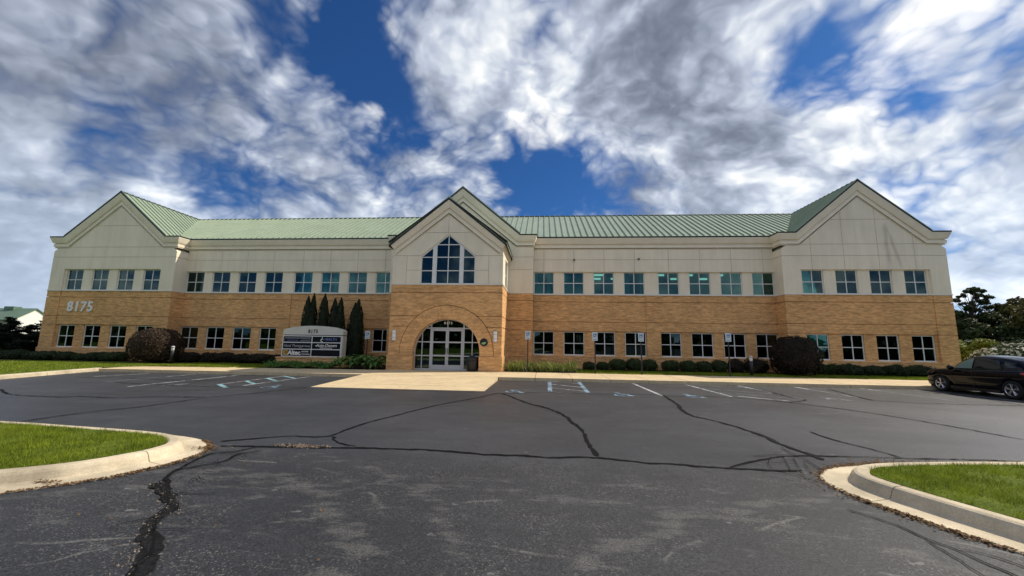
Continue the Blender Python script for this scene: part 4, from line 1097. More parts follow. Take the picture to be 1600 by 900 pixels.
# crumbled patch in the asphalt and litter of leaves in the gutters
n = 700; C = np.c_[np.clip(G.normal(1.68, .2, n), 1.2, 2.15), G.normal(-20.62, .045, n), G.uniform(-.146, -.128, n)]
tag(quads('asphalt_rubble', C, *leaves_on(C, np.tile([0, 0, 1.], (n, 1)), .014, 1.2, .8), 'stone_bit'), kind='stuff', label='crumbled asphalt and stones in a shallow pothole by the long crack', cat='rubble')
n = 500; q = G.uniform(0, 1, n); cx_ = np.interp(q, [0, .35, .6, 1], [1.0, 1.8, 1.95, 2.7]); cy_ = np.interp(q, [0, .35, .6, 1], [-22.5, -23.05, -23.45, -24.4])
C = np.c_[cx_+G.normal(0, .05, n), cy_+G.normal(0, .05, n), G.uniform(-.146, -.136, n)]
tag(quads('asphalt_rubble', C, *leaves_on(C, np.tile([0, 0, 1.], (n, 1)), .009, 1.2, .8), 'stone_bit'), kind='stuff', label='loose stones along the broken crack at the lower left', cat='rubble')
def litter(pts, side, d0, n, spread, clump):
    P_, s = resample(pts, .05); T = np.gradient(P_, axis=0); T /= np.linalg.norm(T, axis=1)[:, None]; N = np.c_[-T[:, 1], T[:, 0]]*side
    q = G.uniform(0, s[-1], n*5); g_ = np.random.default_rng(int(n)); w = np.zeros(len(q))
    for i in range(14): w += g_.uniform(.2, 1)*np.exp(-((q-g_.uniform(0, s[-1]))/g_.uniform(.08, .7))**2)
    q = q[G.uniform(0, 1, len(q)) < np.clip(w, .05, 1)**clump][:n]
    at = lambda A: np.c_[np.interp(q, s, A[:, 0]), np.interp(q, s, A[:, 1])]
    d = d0+np.abs(G.normal(0, 1, len(q)))*spread*(.4+np.interp(q, np.linspace(0, s[-1], 40), g_.uniform(.2, 1.8, 40)))-.015
    return np.c_[at(P_)+at(N)*d[:, None], G.uniform(-.143, -.128, len(q))]
LIv = [p for p in LI if p[0] > -6 and p[1] < -20.9]; RIv = [p for p in RI_ if p[0] < 13]
C = np.r_[litter(LIv, 1, .515, 4200, .035, .6), litter(RIv, -1, .515, 5200, .035, .5), litter(RIv, -1, .50, 900, .10, 1.), np.c_[G.normal(.28, .13, 160), G.normal(-20.98, .05, 160), G.uniform(-.135, -.11, 160)], np.c_[G.uniform(-6, 13, 160), G.uniform(-24, -19.5, 160), np.full(160, -.138)][:90],
    np.c_[G.normal(-.25, .10, 60), G.normal(-22.62, .03, 60), G.uniform(-.125, -.11, 60)]]
tag(quads('fallen_leaves', C, *leaves_on(C, np.tile([0, 0, 1.], (len(C), 1)), .017, .6, .6), 'leaf_litter'), kind='stuff', label='dry brown leaves gathered along the island gutters', cat='leaves')
# lawn blades in front of the building and at the left
tag(grass(None, [(-40, -4), (-40, -20)]+[(p[0]-.35, p[1]) for p in KL[::-1][2:]]+[(-17.6, -7), (-17, -5.2), (-17, -4)], (-40, -13, -18, -2.2), 70000, .04, .09, .012, name='lawn_grass'), 'short mown grass of the left lawn', 'grass')
tag(grass(None, None, (-17, -10.3, -5.7, -1.9), 26000, .04, .08, .01, name='lawn_grass'), 'short mown grass beside the left sidewalk', 'grass')
tag(grass(None, None, (7.6, 29, -4.32, -1.7), 60000, .04, .08, .01, name='lawn_grass'), 'short mown grass strip below the right wing', 'grass')
sheet('mulch_bed', [(-34, -2.9), (-26, -2.5), (-21.2, -2.6), (-17.5, -2.3), (-11, -2.2), (-11, -5.4), (-3.3, -4.9), (-3.3, 0), (-34, 0)], .012, 'mulch')
sheet('mulch_bed', [(3.34, -4.35), (7.4, -4.3), (8.2, -2.0), (12, -1.75), (18.5, -1.9), (22, -2.3), (29, -2.1), (31, -.9), (31, 0), (3.34, 0)], .012, 'mulch')
#PART2
# ------------------------------------------------------------------ planting
def shrub(name, loc, rx, ry, h, mat, n, leaf, label, cat, group=None, seed=0, boxy=2.6, core=.9, amp=.08, flower=None, up=.0):
    bm = bmesh.new(); bmesh.ops.create_uvsphere(bm, u_segments=20, v_segments=12, radius=1)
    d = np.array([v.co[:] for v in bm.verts])
    def shape(d, k=1.):
        q = (np.abs(d)**boxy).sum(1)**(-1/boxy); r_ = lump(d, seed, amp)*q*k
        return np.c_[d[:, 0]*rx, d[:, 1]*ry, np.where(d[:, 2] < 0, d[:, 2]*h*.5, d[:, 2]*h*.5)]*r_[:, None]+np.array([0, 0, h*.5])
    for v, p in zip(bm.verts, shape(d, core)): v.co = p
    me = bpy.data.meshes.new(name); bm.to_mesh(me); bm.free(); me.materials.append(MAT[mat])
    o = tag(link(name, me, None, loc), label, cat, group)
    d = rdir(n); d = d[d[:, 2] > -.75]; C = shape(d, 1); C = C+(C-np.array([0, 0, h*.5]))*G.normal(0, .022 if rx > 1.1 else .045, len(d))[:, None]
    Nn = d+np.array([0, 0, up])
    quads('foliage', C, *leaves_on(C, Nn, leaf), mat, o)
    if flower:
        m = G.uniform(0, 1, len(d)) < flower; m &= d[:, 2] > -.1
        quads('blossom', C[m]*1.03, *leaves_on(C[m], Nn[m], leaf*1.25, .6, .8), 'flower_white', o)
    return o
HR = [(8.57, .40, .50, 'leaf_box', 'small dark boxwood between second and third ground floor windows right of the entrance'), (9.38, .38, .50, 'leaf_box', 'small dark boxwood under the third ground floor window right of the entrance'),
 (10.33, .55, .74, 'leaf_box', 'round boxwood just left of the sign post before the fourth window'), (11.32, .50, .74, 'leaf_box', 'round boxwood directly behind the sign post before the fourth window'), (12.25, .5, .73, 'leaf_box', 'round boxwood at the foot of the brick pilaster in the right wing'),
 (13.57, .5, .66, 'leaf_box', 'round boxwood under left half of the fifth window in the right wing'), (14.62, .49, .71, 'leaf_box', 'round boxwood under the right edge of the fifth window in the right wing'), (15.58, .48, .7, 'leaf_box', 'round boxwood under the left half of the sixth window in the right wing'),
 (16.53, .44, .75, 'leaf_box', 'round boxwood left of the accessible parking post beside the dark barberry'), (17.5, .42, .82, 'leaf_red_dark', 'loose dark red barberry just behind the right bollard light'), (18.7, .72, .85, 'leaf_red_dark', 'wide dark red barberry left of the big burgundy ball'),
 (22.4, .36, .64, 'leaf_box', 'small round shrub touching right flank of the big burgundy ball'), (23.05, .30, .58, 'leaf_box', 'smallest round shrub below the first window of the right pavilion'), (24.0, .78, .62, 'leaf_mid', 'low spreading shrub between first and second windows of the right pavilion'),
 (25.3, .62, .55, 'leaf_mid', 'low spreading shrub under the second window of the right pavilion'), (26.5, .64, .58, 'leaf_mid', 'low spreading shrub under the third window of the right pavilion'), (27.9, .8, .62, 'leaf_mid', 'low spreading shrub nearest the parked car beneath the last window')]
for i, (x_, r_, h, m, lb) in enumerate(HR):
    nm = 'boxwood_shrub' if m == 'leaf_box' else ('barberry_shrub' if 'red' in m else 'spreading_shrub')
    shrub(nm, (x_, -1.25, -.02), r_*.98, r_*.96, h*rnd.uniform(.98, 1.12), m, 1500, .042 if m != 'leaf_mid' else .06, lb, 'shrub', 'foundation shrubs along the right wing', 20+i, 2.5, .86, .13 if m == 'leaf_box' else .2)
HL = [(-32.2, .75, .58, 'leaf_mid', 'low hedge shrub at the far left edge below the conifers'), (-30.75, .75, .56, 'leaf_mid', 'low hedge shrub left of the building corner below the conifers'), (-29.6, .5, .56, 'leaf_mid', 'low hedge shrub at the left corner of the left pavilion'),
 (-28.5, .86, .54, 'leaf_mid', 'low green shrub under the first window of the left pavilion'), (-27.05, .68, .52, 'leaf_mid', 'low green shrub under the second window of the left pavilion'), (-26.1, .36, .48, 'leaf_box', 'small dark shrub ending the hedge left of the bare brick gap'),
 (-24.75, .65, .52, 'leaf_mid', 'low green shrub under the third window of the left pavilion'), (-23.5, .74, .54, 'leaf_box', 'low dark shrub just left of the big burgundy dome'),
 (-18.5, .8, .60, 'leaf_red_dark', 'dark red barberry right of the big burgundy dome behind the bollard'), (-16.9, .6, .60, 'leaf_red_dark', 'dark red barberry under the second window of the left wing'), (-15.75, .68, .62, 'leaf_red_dark', 'dark red barberry between second and third windows of the left wing'),
 (-14.63, .55, .63, 'leaf_red_dark', 'dark red barberry under the third window of the left wing'), (-13.3, .86, .62, 'leaf_red_dark', 'wide dark red barberry under the fourth window of the left wing'), (-12.0, .42, .58, 'leaf_red_dark', 'small dark red barberry touching the left end of the monument sign base')]
for i, (x_, r_, h, m, lb) in enumerate(HL):
    nm = 'barberry_shrub' if 'red' in m else 'hedge_shrub'
    shrub(nm, (x_, -1.5 if x_ > -21 else -1.9, -.02), r_*.92, r_*.9, h*rnd.uniform(.95, 1.15), m, 1300, .06, lb, 'shrub', 'foundation shrubs along the left wing', 50+i, 2.5, .9, .15)
shrub('burgundy_shrub', (-19.75, -2.6, -.05), 1.32, 1.3, 2.22, 'leaf_burgundy', 6500, .06, 'large clipped burgundy dome shrub in front of the left pavilion corner', 'shrub', 'big burgundy shrubs', 81, 2.5, .90, .05)
shrub('burgundy_shrub', (20.2, -2.6, -.05), 1.14, 1.14, 2.22, 'leaf_red_dark', 6000, .06, 'large dark burgundy ball shrub at the right pavilion corner', 'shrub', 'big burgundy shrubs', 82, 2.7, .90, .06)
def arborvitae(x_, y_, r_, h, tips, label, seed):
    t_ = empty('arborvitae', (x_, y_, 0), label, 'evergreen', 'arborvitae behind the monument sign')
    MB().tube([(0, 0, 0), (0, 0, h*.5)], [.08, .03], 6).obj('trunk', 'bark', t_)
    Cs, Ns = [], []; core = MB()
    for k, (dx, hh, rr) in enumerate(tips):
        n = 2600; zt = G.uniform(0, 1, n)**1.15; an = G.uniform(0, 6.283, n)
        def rad(q): return rr*np.minimum(1, (q+.06)/.16)**.5*np.maximum(0.0, 1-q**2.4)**.75
        lp = 1+.16*np.sin(an*3+zt*9+seed)+.10*np.sin(an*7-zt*17+seed*2)
        r0 = rad(zt)*lp*G.uniform(.9, 1.05, n)
        Cs.append(np.c_[dx*np.minimum(1, zt*1.8)+r0*np.cos(an), r0*np.sin(an), zt*hh+.02]); Ns.append(np.c_[np.cos(an), np.sin(an), np.full(n, .15)])
        core.lathe([(max(.01, float(rad(np.array([q]))[0])*.86), q*hh*.985) for q in (0, .05, .12, .3, .5, .7, .85, .93, .98)], 14, (dx*.7, 0, 0))
    C = np.concatenate(Cs); N_ = np.concatenate(Ns); a = rdir(len(C))*.35+np.array([0, 0, 1.]); a /= np.linalg.norm(a, axis=1)[:, None]
    b = np.cross(a, N_+.4*rdir(len(C))); b /= np.linalg.norm(b, axis=1)[:, None]; s = G.uniform(.06, .14, len(C))[:, None]
    core.obj('inner_foliage', 'leaf_arbor', t_, None, True); quads('foliage', C, a*s, b*s*.35, 'leaf_arbor', t_)
arborvitae(-10.1, -1.5, .5, 4.65, [(-.16, 4.5, .44), (.22, 4.68, .38)], 'leftmost twin-tipped dark arborvitae rising behind the monument sign', 1)
arborvitae(-9.1, -1.5, .5, 4.62, [(0, 4.64, .50)], 'single-pointed dark arborvitae second from left behind the monument sign', 2)
arborvitae(-8.15, -1.5, .5, 4.4, [(-.22, 4.36, .42), (.2, 4.42, .42)], 'twin-tipped dark arborvitae behind right half of the monument sign', 3)
arborvitae(-6.82, -1.5, .6, 4.28, [(-.12, 4.05, .50), (.10, 4.3, .52)], 'dark arborvitae standing free between monument sign and entrance', 4)
# hosta clump: broad leaves on stalks, several plants grown together
def blade_leaf(mb, base, dirv, L, w, arch, n=4):
    d = Vector(dirv).normalized(); sd = Vector((-d.y, d.x, 0)).normalized(); vs = []
    for i in range(n+1):
        u = i/n; p = Vector(base)+d*L*u+Vector((0, 0, 1))*(arch[0]*u-arch[1]*u*u)
        ww = w*math.sin(math.pi*min(.98, .08+.9*u))**.8
        vs += [p+sd*ww+Vector((0, 0, ww*.35)), p, p-sd*ww+Vector((0, 0, ww*.35))]
    fs = []
    for i in range(n):
        for k in (0, 1): fs.append((3*i+k, 3*i+k+1, 3*i+k+4, 3*i+k+3))
    mb.add(vs, fs)
rp = random.Random(12)
def hosta(x_, y_, s, label):
    o = None; mb = MB()
    for i in range(52):
        a = rp.uniform(0, 6.283); r0 = rp.uniform(.0, .38)*s; e = rp.uniform(.2, .62)*s
        blade_leaf(mb, (r0*math.cos(a), r0*math.sin(a), .08+e), (math.cos(a), math.sin(a), 0), rp.uniform(.26, .40)*s, rp.uniform(.07, .12)*s, (rp.uniform(.02, .16), rp.uniform(.12, .3)))
    o = tag(mb.obj('hosta_plant', 'leaf_hosta', None, (x_, y_, .0)), label, 'plant', 'hostas between sign and entrance')
    st = MB()
    for i in range(14):
        a = rp.uniform(0, 6.283); st.tube([(0, 0, 0), (.2*s*math.cos(a), .2*s*math.sin(a), .4*s)], .008, 4)
    st.obj('stalk', 'leaf_hosta', o)
for q in ((-6.1, -4.55, .9, 'broad-leaved green hosta at the right foot of the monument sign'), (-5.4, -4.5, 1.02, 'broad-leaved green hosta second from the monument sign'), (-4.65, -4.55, 1.0, 'broad-leaved green hosta in the middle of the row before the reserved parking post'), (-3.95, -4.6, .95, 'broad-leaved green hosta nearest the entrance brickwork'), (-5.1, -3.8, 1.1, 'broad-leaved hosta in the rear of the clump beside the arborvitae'), (-4.2, -3.9, 1.05, 'broad-leaved hosta in the rear of the clump beside the entrance wall')): hosta(*q)
def daylily(x_, y_, s, label):
    mb = MB()
    for i in range(80):
        a = rp.uniform(0, 6.283); L = rp.uniform(.35, .62)*s; u = rp.uniform(.1, .9)
        blade_leaf(mb, (.08*math.cos(a), .08*math.sin(a), 0), (math.cos(a), math.sin(a), 0), L*u+.12, .016, (rp.uniform(.75, 1.15)*s, rp.uniform(.55, .95)*s), 4)
    tag(mb.obj('daylily_clump', 'leaf_lily', None, (x_, y_, .01)), label, 'plant', 'daylilies right of the entrance')
for i, (x_, y_, lb) in enumerate(((3.75, -3.95, 'yellow-green daylily clump against the entrance corner'), (4.3, -4.0, 'yellow-green daylily clump left of the first parking post'), (4.95, -3.95, 'yellow-green daylily clump right of the first parking post'), (5.55, -4.0, 'yellow-green daylily clump in front row below the first window'), (6.15, -3.95, 'yellow-green daylily clump in front row below the first window right edge'),
    (6.75, -4.0, 'yellow-green daylily clump in front row near the right end'), (7.3, -3.8, 'yellow-green daylily clump ending the row on its right'), (4.1, -3.2, 'yellow-green daylily clump in the back row behind the first parking post'), (4.9, -3.2, 'yellow-green daylily clump in the back row below the first window'), (5.7, -3.2, 'yellow-green daylily clump in the back row under first window right half'), (6.5, -3.1, 'yellow-green daylily clump in the back row under the gap between windows'), (7.2, -2.9, 'yellow-green daylily clump in the back row under the second window'))): daylily(x_, y_, 1.25+.15*math.sin(i*2.3), lb)
n = 5000; q = G.uniform(0, 1, n); xx = -10.3+4.0*q; C = np.c_[xx, -4.75+G.normal(0, .28, n), np.abs(G.normal(0, .1, n))+.03+.13*np.abs(np.sin(xx*2.3))]
tag(quads('juniper_groundcover', C, *leaves_on(C, np.tile([0, -.4, .7], (n, 1)), .075, .9, .3), 'leaf_juniper'), 'low bright green juniper spreading in front of the monument sign', 'groundcover', None, 'stuff')

# ------------------------------------------------------------------ trees
def tree(name, loc, trunk_h, tr, clumps, mat, n, leaf, label, group, seed=0, open_=.0):
    n = int(n*1.5)
    """clumps: (x,y,z,r) relative to base"""
    t_ = empty(name, loc, label, 'tree', group); g_ = random.Random(seed)
    tk = MB(); tk.tube([(0, 0, 0), (g_.uniform(-.1, .1), 0, trunk_h*.5), (g_.uniform(-.2, .2), 0, trunk_h)], [tr, tr*.8, tr*.55], 8)
    for x_, y_, z_, r_ in clumps:
        b0 = trunk_h*g_.uniform(.55, .95); tk.tube([(0, 0, b0), (x_*.5, y_*.5, (b0+z_)*.5+.2), (x_, y_, z_)], [tr*.35, tr*.22, tr*.07], 5)
    tk.obj('trunk', 'bark', t_)
    Cs, Ns = [], []; tot = sum(c[3]**2 for c in clumps)
    for i, (x_, y_, z_, r_) in enumerate(clumps):
        m = int(n*r_**2/tot); d = rdir(m); rr = lump(d, seed*31+i, .28, 4)*r_*G.uniform(.45, 1, m)**.45
        Cs.append(d*rr[:, None]*np.array([1, 1, .72])+np.array([x_, y_, z_])); Ns.append(d+np.array([0, 0, .4]))
    C = np.concatenate(Cs); quads('crown', C, *leaves_on(C, np.concatenate(Ns), leaf, .9, .65), mat, t_)
def crown(seed, rx, rz, zc, n, r0, r1, ry=None):
    g_ = random.Random(seed); out = []
    for i in range(n):
        while True:
            a, b, c = g_.uniform(-1, 1), g_.uniform(-1, 1), g_.uniform(-1, 1)
            if a*a+b*b+c*c < 1: break
        out.append((a*rx, b*(ry or rx), zc+c*rz, g_.uniform(r0, r1)))
    return out
TG = 'trees beyond the right end of the building'
g_t = random.Random(44); tall = []
for q in [(-1.6, 0, 9.3), (-.5, .3, 10.2), (.7, -.2, 11.2), (1.3, .4, 10.3), (2.4, 0, 10.4), (.2, .5, 9.2), (1.6, -.4, 9.3), (-1.0, -.5, 8.5), (2.7, .3, 9.3), (.6, 0, 8.3), (3.1, .2, 8.9), (1.9, .1, 11.0), (-1.9, .2, 9.9), (.1, .1, 11.3)]:
    for k_ in range(3): tall.append((q[0]+g_t.uniform(-.55, .55), q[1]+g_t.uniform(-.5, .5), q[2]+g_t.uniform(-.4, .4), g_t.uniform(.28, .5)))
tree('tall_tree', (72.3, 40, -.3), 9.2, .22, tall, 'leaf_dark', 4200, .13, 'tall thin-crowned tree with sky showing through, right of the building', TG, 3)
tree('dark_tree', (69.6, 41, -.3), 4, .3, crown(4, 2.8, 3.6, 4.4, 34, .7, 1.4), 'leaf_dark', 6000, .22, 'dark green tree hugging the right corner of the building', TG, 4)
tree('dark_tree', (74.0, 42, -.3), 4.5, .3, crown(5, 3.6, 3.7, 4.6, 42, .7, 1.5), 'leaf_dark', 7000, .22, 'dark green tree below the tall thin-crowned tree', TG, 5)
tree('small_crowned_tree', (77.6, 41, -.3), 7, .2, [(0, 0, 8.4, .8), (-.8, 0, 7.7, .7), (.8, .2, 8.1, .7), (0, .2, 7.2, 1.), (-.4, 0, 9.0, .5), (.9, 0, 9.0, .5), (-2, 0, 7.4, .5)], 'leaf_dark', 2200, .18, 'narrow tree top showing between tall tree and olive tree', TG, 6)
tree('olive_tree', (75.4, 32, -.3), 5, .4, crown(7, 5.4, 4.8, 5.9, 60, .8, 1.6), 'leaf_olive', 15000, .24, 'broad olive green tree at the right edge of the view', TG, 7)
tree('dark_tree', (72.0, 35, -.3), 3.5, .3, crown(8, 4.2, 2.9, 3.2, 44, .7, 1.4), 'leaf_dark', 8000, .22, 'dark tree in front of the olive tree, low and shaded', TG, 8)
tree('bright_shrub_tree', (40.3, 8.4, -.1), 1.6, .09, crown(9, 1.25, 1.45, 1.9, 15, .45, .75), 'leaf_yellow', 5200, .095, 'yellow-green bushy tree at the right rear corner of the building', TG, 9)
tree('dark_tree', (80.5, 36, -.3), 5, .35, crown(12, 4.5, 4.2, 5.6, 26, 1.3, 2.1), 'leaf_dark', 9000, .24, 'dark tree just beyond the right edge of the view', TG, 12)
tree('dark_tree', (66.5, 46, -.3), 4, .3, crown(13, 3.4, 3.0, 4.2, 18, 1.3, 2.0), 'leaf_mid', 7000, .24, 'deeper dark tree behind the building corner on the right', TG, 13)
tree('dark_tree', (52, 17, -.3), 1.6, .15, crown(10, 3.6, 1.5, 1.8, 16, .9, 1.4), 'leaf_mid', 6000, .15, 'dark undergrowth tree behind the white-flowering hedge', TG, 10)
tree('dark_tree', (58, 14, -.3), 2.0, .15, crown(11, 4.0, 2.2, 2.4, 16, 1.0, 1.7), 'leaf_mid', 7000, .16, 'dark undergrowth tree behind the car at the right edge', TG, 11)
shrub('hydrangea_hedge', (34.9, -.2, -.05), 2.7, 1.2, 1.98, 'leaf_box', 5200, .085, 'dark hydrangea hedge covered with white blooms behind the parked car', 'hedge', None, 90, 2.4, .9, .12, .13)
# woods on the far side of the car park, behind the camera (seen only in the window glass)
n = 22000; an = G.uniform(-2.85, .62, n); rr = G.uniform(118, 140, n); hh = (8+3.5*np.sin(an*17)+2.5*np.sin(an*41+1)); zz = G.uniform(0, 1, n)**.8*hh
C = np.c_[rr*np.cos(an), rr*np.sin(an), zz-.4]; Nn = np.c_[-np.cos(an), -np.sin(an), np.full(n, .3)]
tag(quads('distant_woods', C, *leaves_on(C, Nn, 1.0, .8, .7), 'leaf_dark'), 'far woods across the car park mirrored in the glass', 'woods', None, 'stuff')
# conifers and neighbour at the left
def conifer(loc, h, r_, label, seed):
    t_ = empty('pine_shrub', loc, label, 'conifer', 'dark conifers left of the building'); g_ = random.Random(seed)
    tk = MB(); tk.tube([(0, 0, 0), (0, 0, h*.95)], [.10, .03], 6); Cs, Ns = [], []
    for i in range(46):
        u = (i+g_.random())/46; z_ = .15+u*(h-.2); L = r_*(1-u)**.7*g_.uniform(.65, 1.15)+.12; a = g_.uniform(0, 6.283)
        e = Vector((L*math.cos(a), L*math.sin(a), z_+L*g_.uniform(.05, .3))); tk.tube([(0, 0, z_), e], [.025, .008], 4)
        m = int(110+240*L); w = G.uniform(.2, 1.05, m)
        Cs.append(np.c_[e.x*w, e.y*w, z_+(e.z-z_)*w]+G.normal(0, 1, (m, 3))*np.array([.13, .13, .05])*(.6+.5*L)); Ns.append(np.tile([0, 0, 1.], (m, 1)))
    C = np.concatenate(Cs); tk.obj('trunk', 'bark', t_); quads('needles', C, *leaves_on(C, np.concatenate(Ns), .085, .8, .3), 'leaf_pine', t_)
conifer((-33.9, -.6, -.05), 3.0, 1.35, 'dark spreading conifer at the left edge of the view', 1)
conifer((-31.9, .6, -.05), 3.35, 1.75, 'dark conifer pressed against the left corner of the building', 2)
conifer((-33.1, .2, -.05), 2.5, 1.7, 'lower dark conifer between the two taller ones at the left', 3)
conifer((-36.2, 0.4, -.05), 2.6, 1.6, 'dark conifer beyond the left edge conifer', 4)
H = empty('neighbour_building', (-129.6, 64.6, -.3), 'distant building with green roof and white gable beyond the left conifers', 'building')
y0, yp, y1 = 0, 4.15, 8.3; ze, zp = 6.3, 9.15
MB().prismx([(y0, 0), (y1, 0), (y1, ze), (yp, zp), (y0, ze)], -.4, 0).obj('gable_wall', 'plaster_white', H)
MB().box(-60, -.4, .05, .4, 0, ze).obj('wall', 'plaster_shaded', H); MB().box(-60, -.4, 7.9, 8.25, 0, ze).obj('wall', 'plaster_shaded', H)
for a, b in ((y0-.6, yp), (y1+.6, yp)):
    za = ze-.6*(zp-ze)/(yp-y0)
    rr = MB().add([(-60, a, za+.15), (.35, a, za+.15), (.35, b, zp+.15), (-60, b, zp+.15), (-60, a, za-.1), (.35, a, za-.1), (.35, b, zp-.1), (-60, b, zp-.1)], [(0, 1, 2, 3), (7, 6, 5, 4), (0, 4, 5, 1), (1, 5, 6, 2), (2, 6, 7, 3), (3, 7, 4, 0)]).obj('roof', 'roof_far', H)
MB().box(-8.2, -5.4, 3.2, 5.0, zp-.4, zp+.55).obj('roof_unit', 'roof_far', H)
for i in range(6): MB().box(-6-8*i-1.3, -6-8*i, -.02, .06, 3.2, 4.9).obj('window', 'dark_metal', H)

# ------------------------------------------------------------------ signs and lights
def ada_sign(x_, y_, label, top=2.3):
    t_ = empty('parking_sign', (x_, y_, 0), label, 'sign', 'accessible parking signs')
    MB().box(-.03, .03, -.02, .02, -.1, top-.02).obj('post', 'dark_metal', t_)
    p = MB().box(-.15, .15, -.035, -.022, top-.33, top).obj('sign_plate', 'sign_plate', t_)
    MB().box(-.085, .085, -.0385, -.0352, top-.285, top-.085).obj('blue_field', 'sign_blue', p)
    me = isa(0, 0, .165, 0).mesh('wheelchair_symbol', 'letter_white', False, False); o = link('wheelchair_symbol', me, p, (0, -.0395, top-.235)); o.rotation_euler = (math.pi/2, 0, 0)
    p2 = MB().box(-.15, .15, -.035, -.022, top-.475, top-.34).obj('lower_plate', 'sign_plate', t_)
    MB().box(-.10, .10, -.0375, -.0352, top-.42, top-.40).obj('printed_line', 'sign_blue', p2)
    f = MB(); [f.box(-.008, .008, -.044, -.034, zz-.008, zz+.008) for zz in (top-.03, top-.31)]; f.obj('bolt', 'aluminium', t_)
ada_sign(4.76, -4.38, 'accessible parking sign on black post among the daylilies by the entrance', 2.31)
ada_sign(8.52, -4.42, 'accessible parking sign between second and third windows of the right wing', 2.29)
ada_sign(11.05, -4.42, 'accessible parking sign in front of the fourth window of the right wing', 2.28)
ada_sign(15.72, -4.42, 'accessible parking sign furthest right, beside the bollard light', 2.34)
ada_sign(-5.10, -3.4, 'accessible parking sign on post behind the hostas left of the entrance', 2.21)
def bollard(x_, y_, label):
    t_ = empty('bollard_light', (x_, y_, 0), label, 'light', 'bollard lights on the lawn')
    MB().lathe([(.095, 0), (.095, .80), (.085, .81)], 18).obj('post', 'dark_metal', t_, None, True)
    MB().lathe([(.085, .81), (.085, .97), (.08, .98)], 18).obj('lens', 'lamp_white', t_, None, True)
    MB().lathe([(.10, .98), (.10, 1.05), (.085, 1.09), (.04, 1.11)], 18).obj('cap', 'aluminium', t_, None, True)
    MB().lathe([(.15, 0), (.15, .03), (.10, .05)], 18).obj('base_plate', 'dark_metal', t_)
bollard(-17.9, -3.3, 'black bollard light with white head in front of the left burgundy dome'); bollard(17.3, -3.5, 'black bollard light with pale head in front of the right wing barberries')
# monument sign
S = empty('monument_sign', (-8.55, -3.25, 0), 'grey monument sign numbered 8175 with six dark tenant panels on a brick base', 'sign')
mb = MB(); mb.box(-2.15, 2.15, -.38, .38, -.1, .50); mb.obj('brick_base', 'brick', S)
MB().box(-2.20, 2.20, -.42, .42, .50, .575).obj('base_cap', 'brick', S)
w2 = 1.93
MB().box(-w2, w2, -.24, .24, .58, 1.885).obj('cabinet', 'sign_body', S)
MB().box(-w2+.05, w2-.05, -.2, .2, 1.885, 1.93).obj('reveal', 'sign_panel', S)
ar = [(-w2, 1.93), (w2, 1.93), (w2, 2.165)]+[(w2*math.cos(R(a)), 2.165+.325*math.sin(R(a))**1.15) for a in range(8, 173, 8)]+[(-w2, 2.165)]
capo = MB().prism(ar, -.26, .26).obj('arched_top', 'sign_body', S)
serif = MB()
for i, ch in enumerate('8175'):
    text('numeral', ch, .30, .004, 'letter_black', capo, (-.24+i*.165, -.266, 2.14), .010, 0, .86)
def serif_bar(x0, x1, z0, z1): MB().box(x0, x1, -.2695, -.262, z0, z1).obj('numeral_serif', 'letter_black', capo)
serif_bar(-.125, -.025, 2.028, 2.05)
px = [(-w2+.06, -.05), (.0, w2-.12)]; pz = [(1.49, 1.83), (1.075, 1.43), (.64, 1.015)]
pan = {}
for c, (a, b) in enumerate(px):
    for r_, (z0, z1) in enumerate(pz): pan[c, r_] = MB().box(a, b, -.252, -.235, z0, z1).obj('tenant_panel', 'sign_panel', S)
bars = MB()
for z_ in (.61, 1.045, 1.46, 1.855): bars.box(-w2, w2-.06, -.268, -.241, z_-.024, z_+.024)
for x_ in (-w2+.03, -.025, w2-.09): bars.box(x_-.024, x_+.024, -.266, -.242, .62, 1.85)
bars.obj('panel_divider', 'frame_white', S)
P0 = pan[0, 0]; MB().box(-1.80, -1.785, -.257, -.2522, 1.53, 1.79).obj('printed_line', 'dim_grey', P0)
for i in range(16): MB().box(-1.73+i*.062, -1.73+i*.062+.045, -.257, -.2522, 1.70, 1.745+.02*(i % 3 == 0)).obj('printed_letter', 'dim_grey', P0)
for i in range(12): MB().box(-1.62+i*.06, -1.62+i*.06+.04, -.257, -.2522, 1.575, 1.61).obj('printed_letter', 'dim_blue', P0)
for z_, x0 in ((1.755, -.75), (1.68, -.72), (1.56, -.8)): MB().box(x0, -.12, -.257, -.2522, z_-.014, z_+.014).obj('printed_line', 'dim_grey', P0)
P1 = pan[1, 0]
me = ribbon([(.60, 1.60), (.53, 1.66), (.60, 1.71), (.66, 1.78)], .05, 0).mesh('logo', 'letter_white', False, False); mb2 = MB(); ribbon(circ(.62, 1.60, .09, 100, 300, 10), .05, 0, 0, 0, 0, mb2); ribbon(circ(.68, 1.73, .08, 120, 280, 8), .04, 0, 0, 0, 0, mb2)
o = link('logo', mb2.mesh('logo', 'letter_white', False, False), P1, (0, -.258, 0)); o.rotation_euler = (math.pi/2, 0, 0)
text('lettering', 'HEALTH', .20, .002, 'dim_blue', P1, (1.17, -.256, 1.66), .004, 0, 1.05)
text('lettering', 'Hand Therapy', .25, .002, 'dim_grey', pan[0, 1], (-1.22, -.256, 1.25), .002, .35, .85); text('lettering', '& Rehab', .17, .002, 'dim_grey', pan[0, 1], (-.38, -.256, 1.24), .002, .2, .85)
text('lettering', 'Auto-Owners', .25, .002, 'letter_white', pan[1, 1], (.93, -.256, 1.285), .004, .25, .92); text('lettering', 'INSURANCE', .09, .002, 'letter_white', pan[1, 1], (.9, -.256, 1.13), .002, 0, 1.6)
for i, (zq) in enumerate((0,)): MB().prism([(.20, 1.27), (.30, 1.22), (.29, 1.31)], -.257, -.2525).obj('logo', 'letter_white', pan[1, 1])
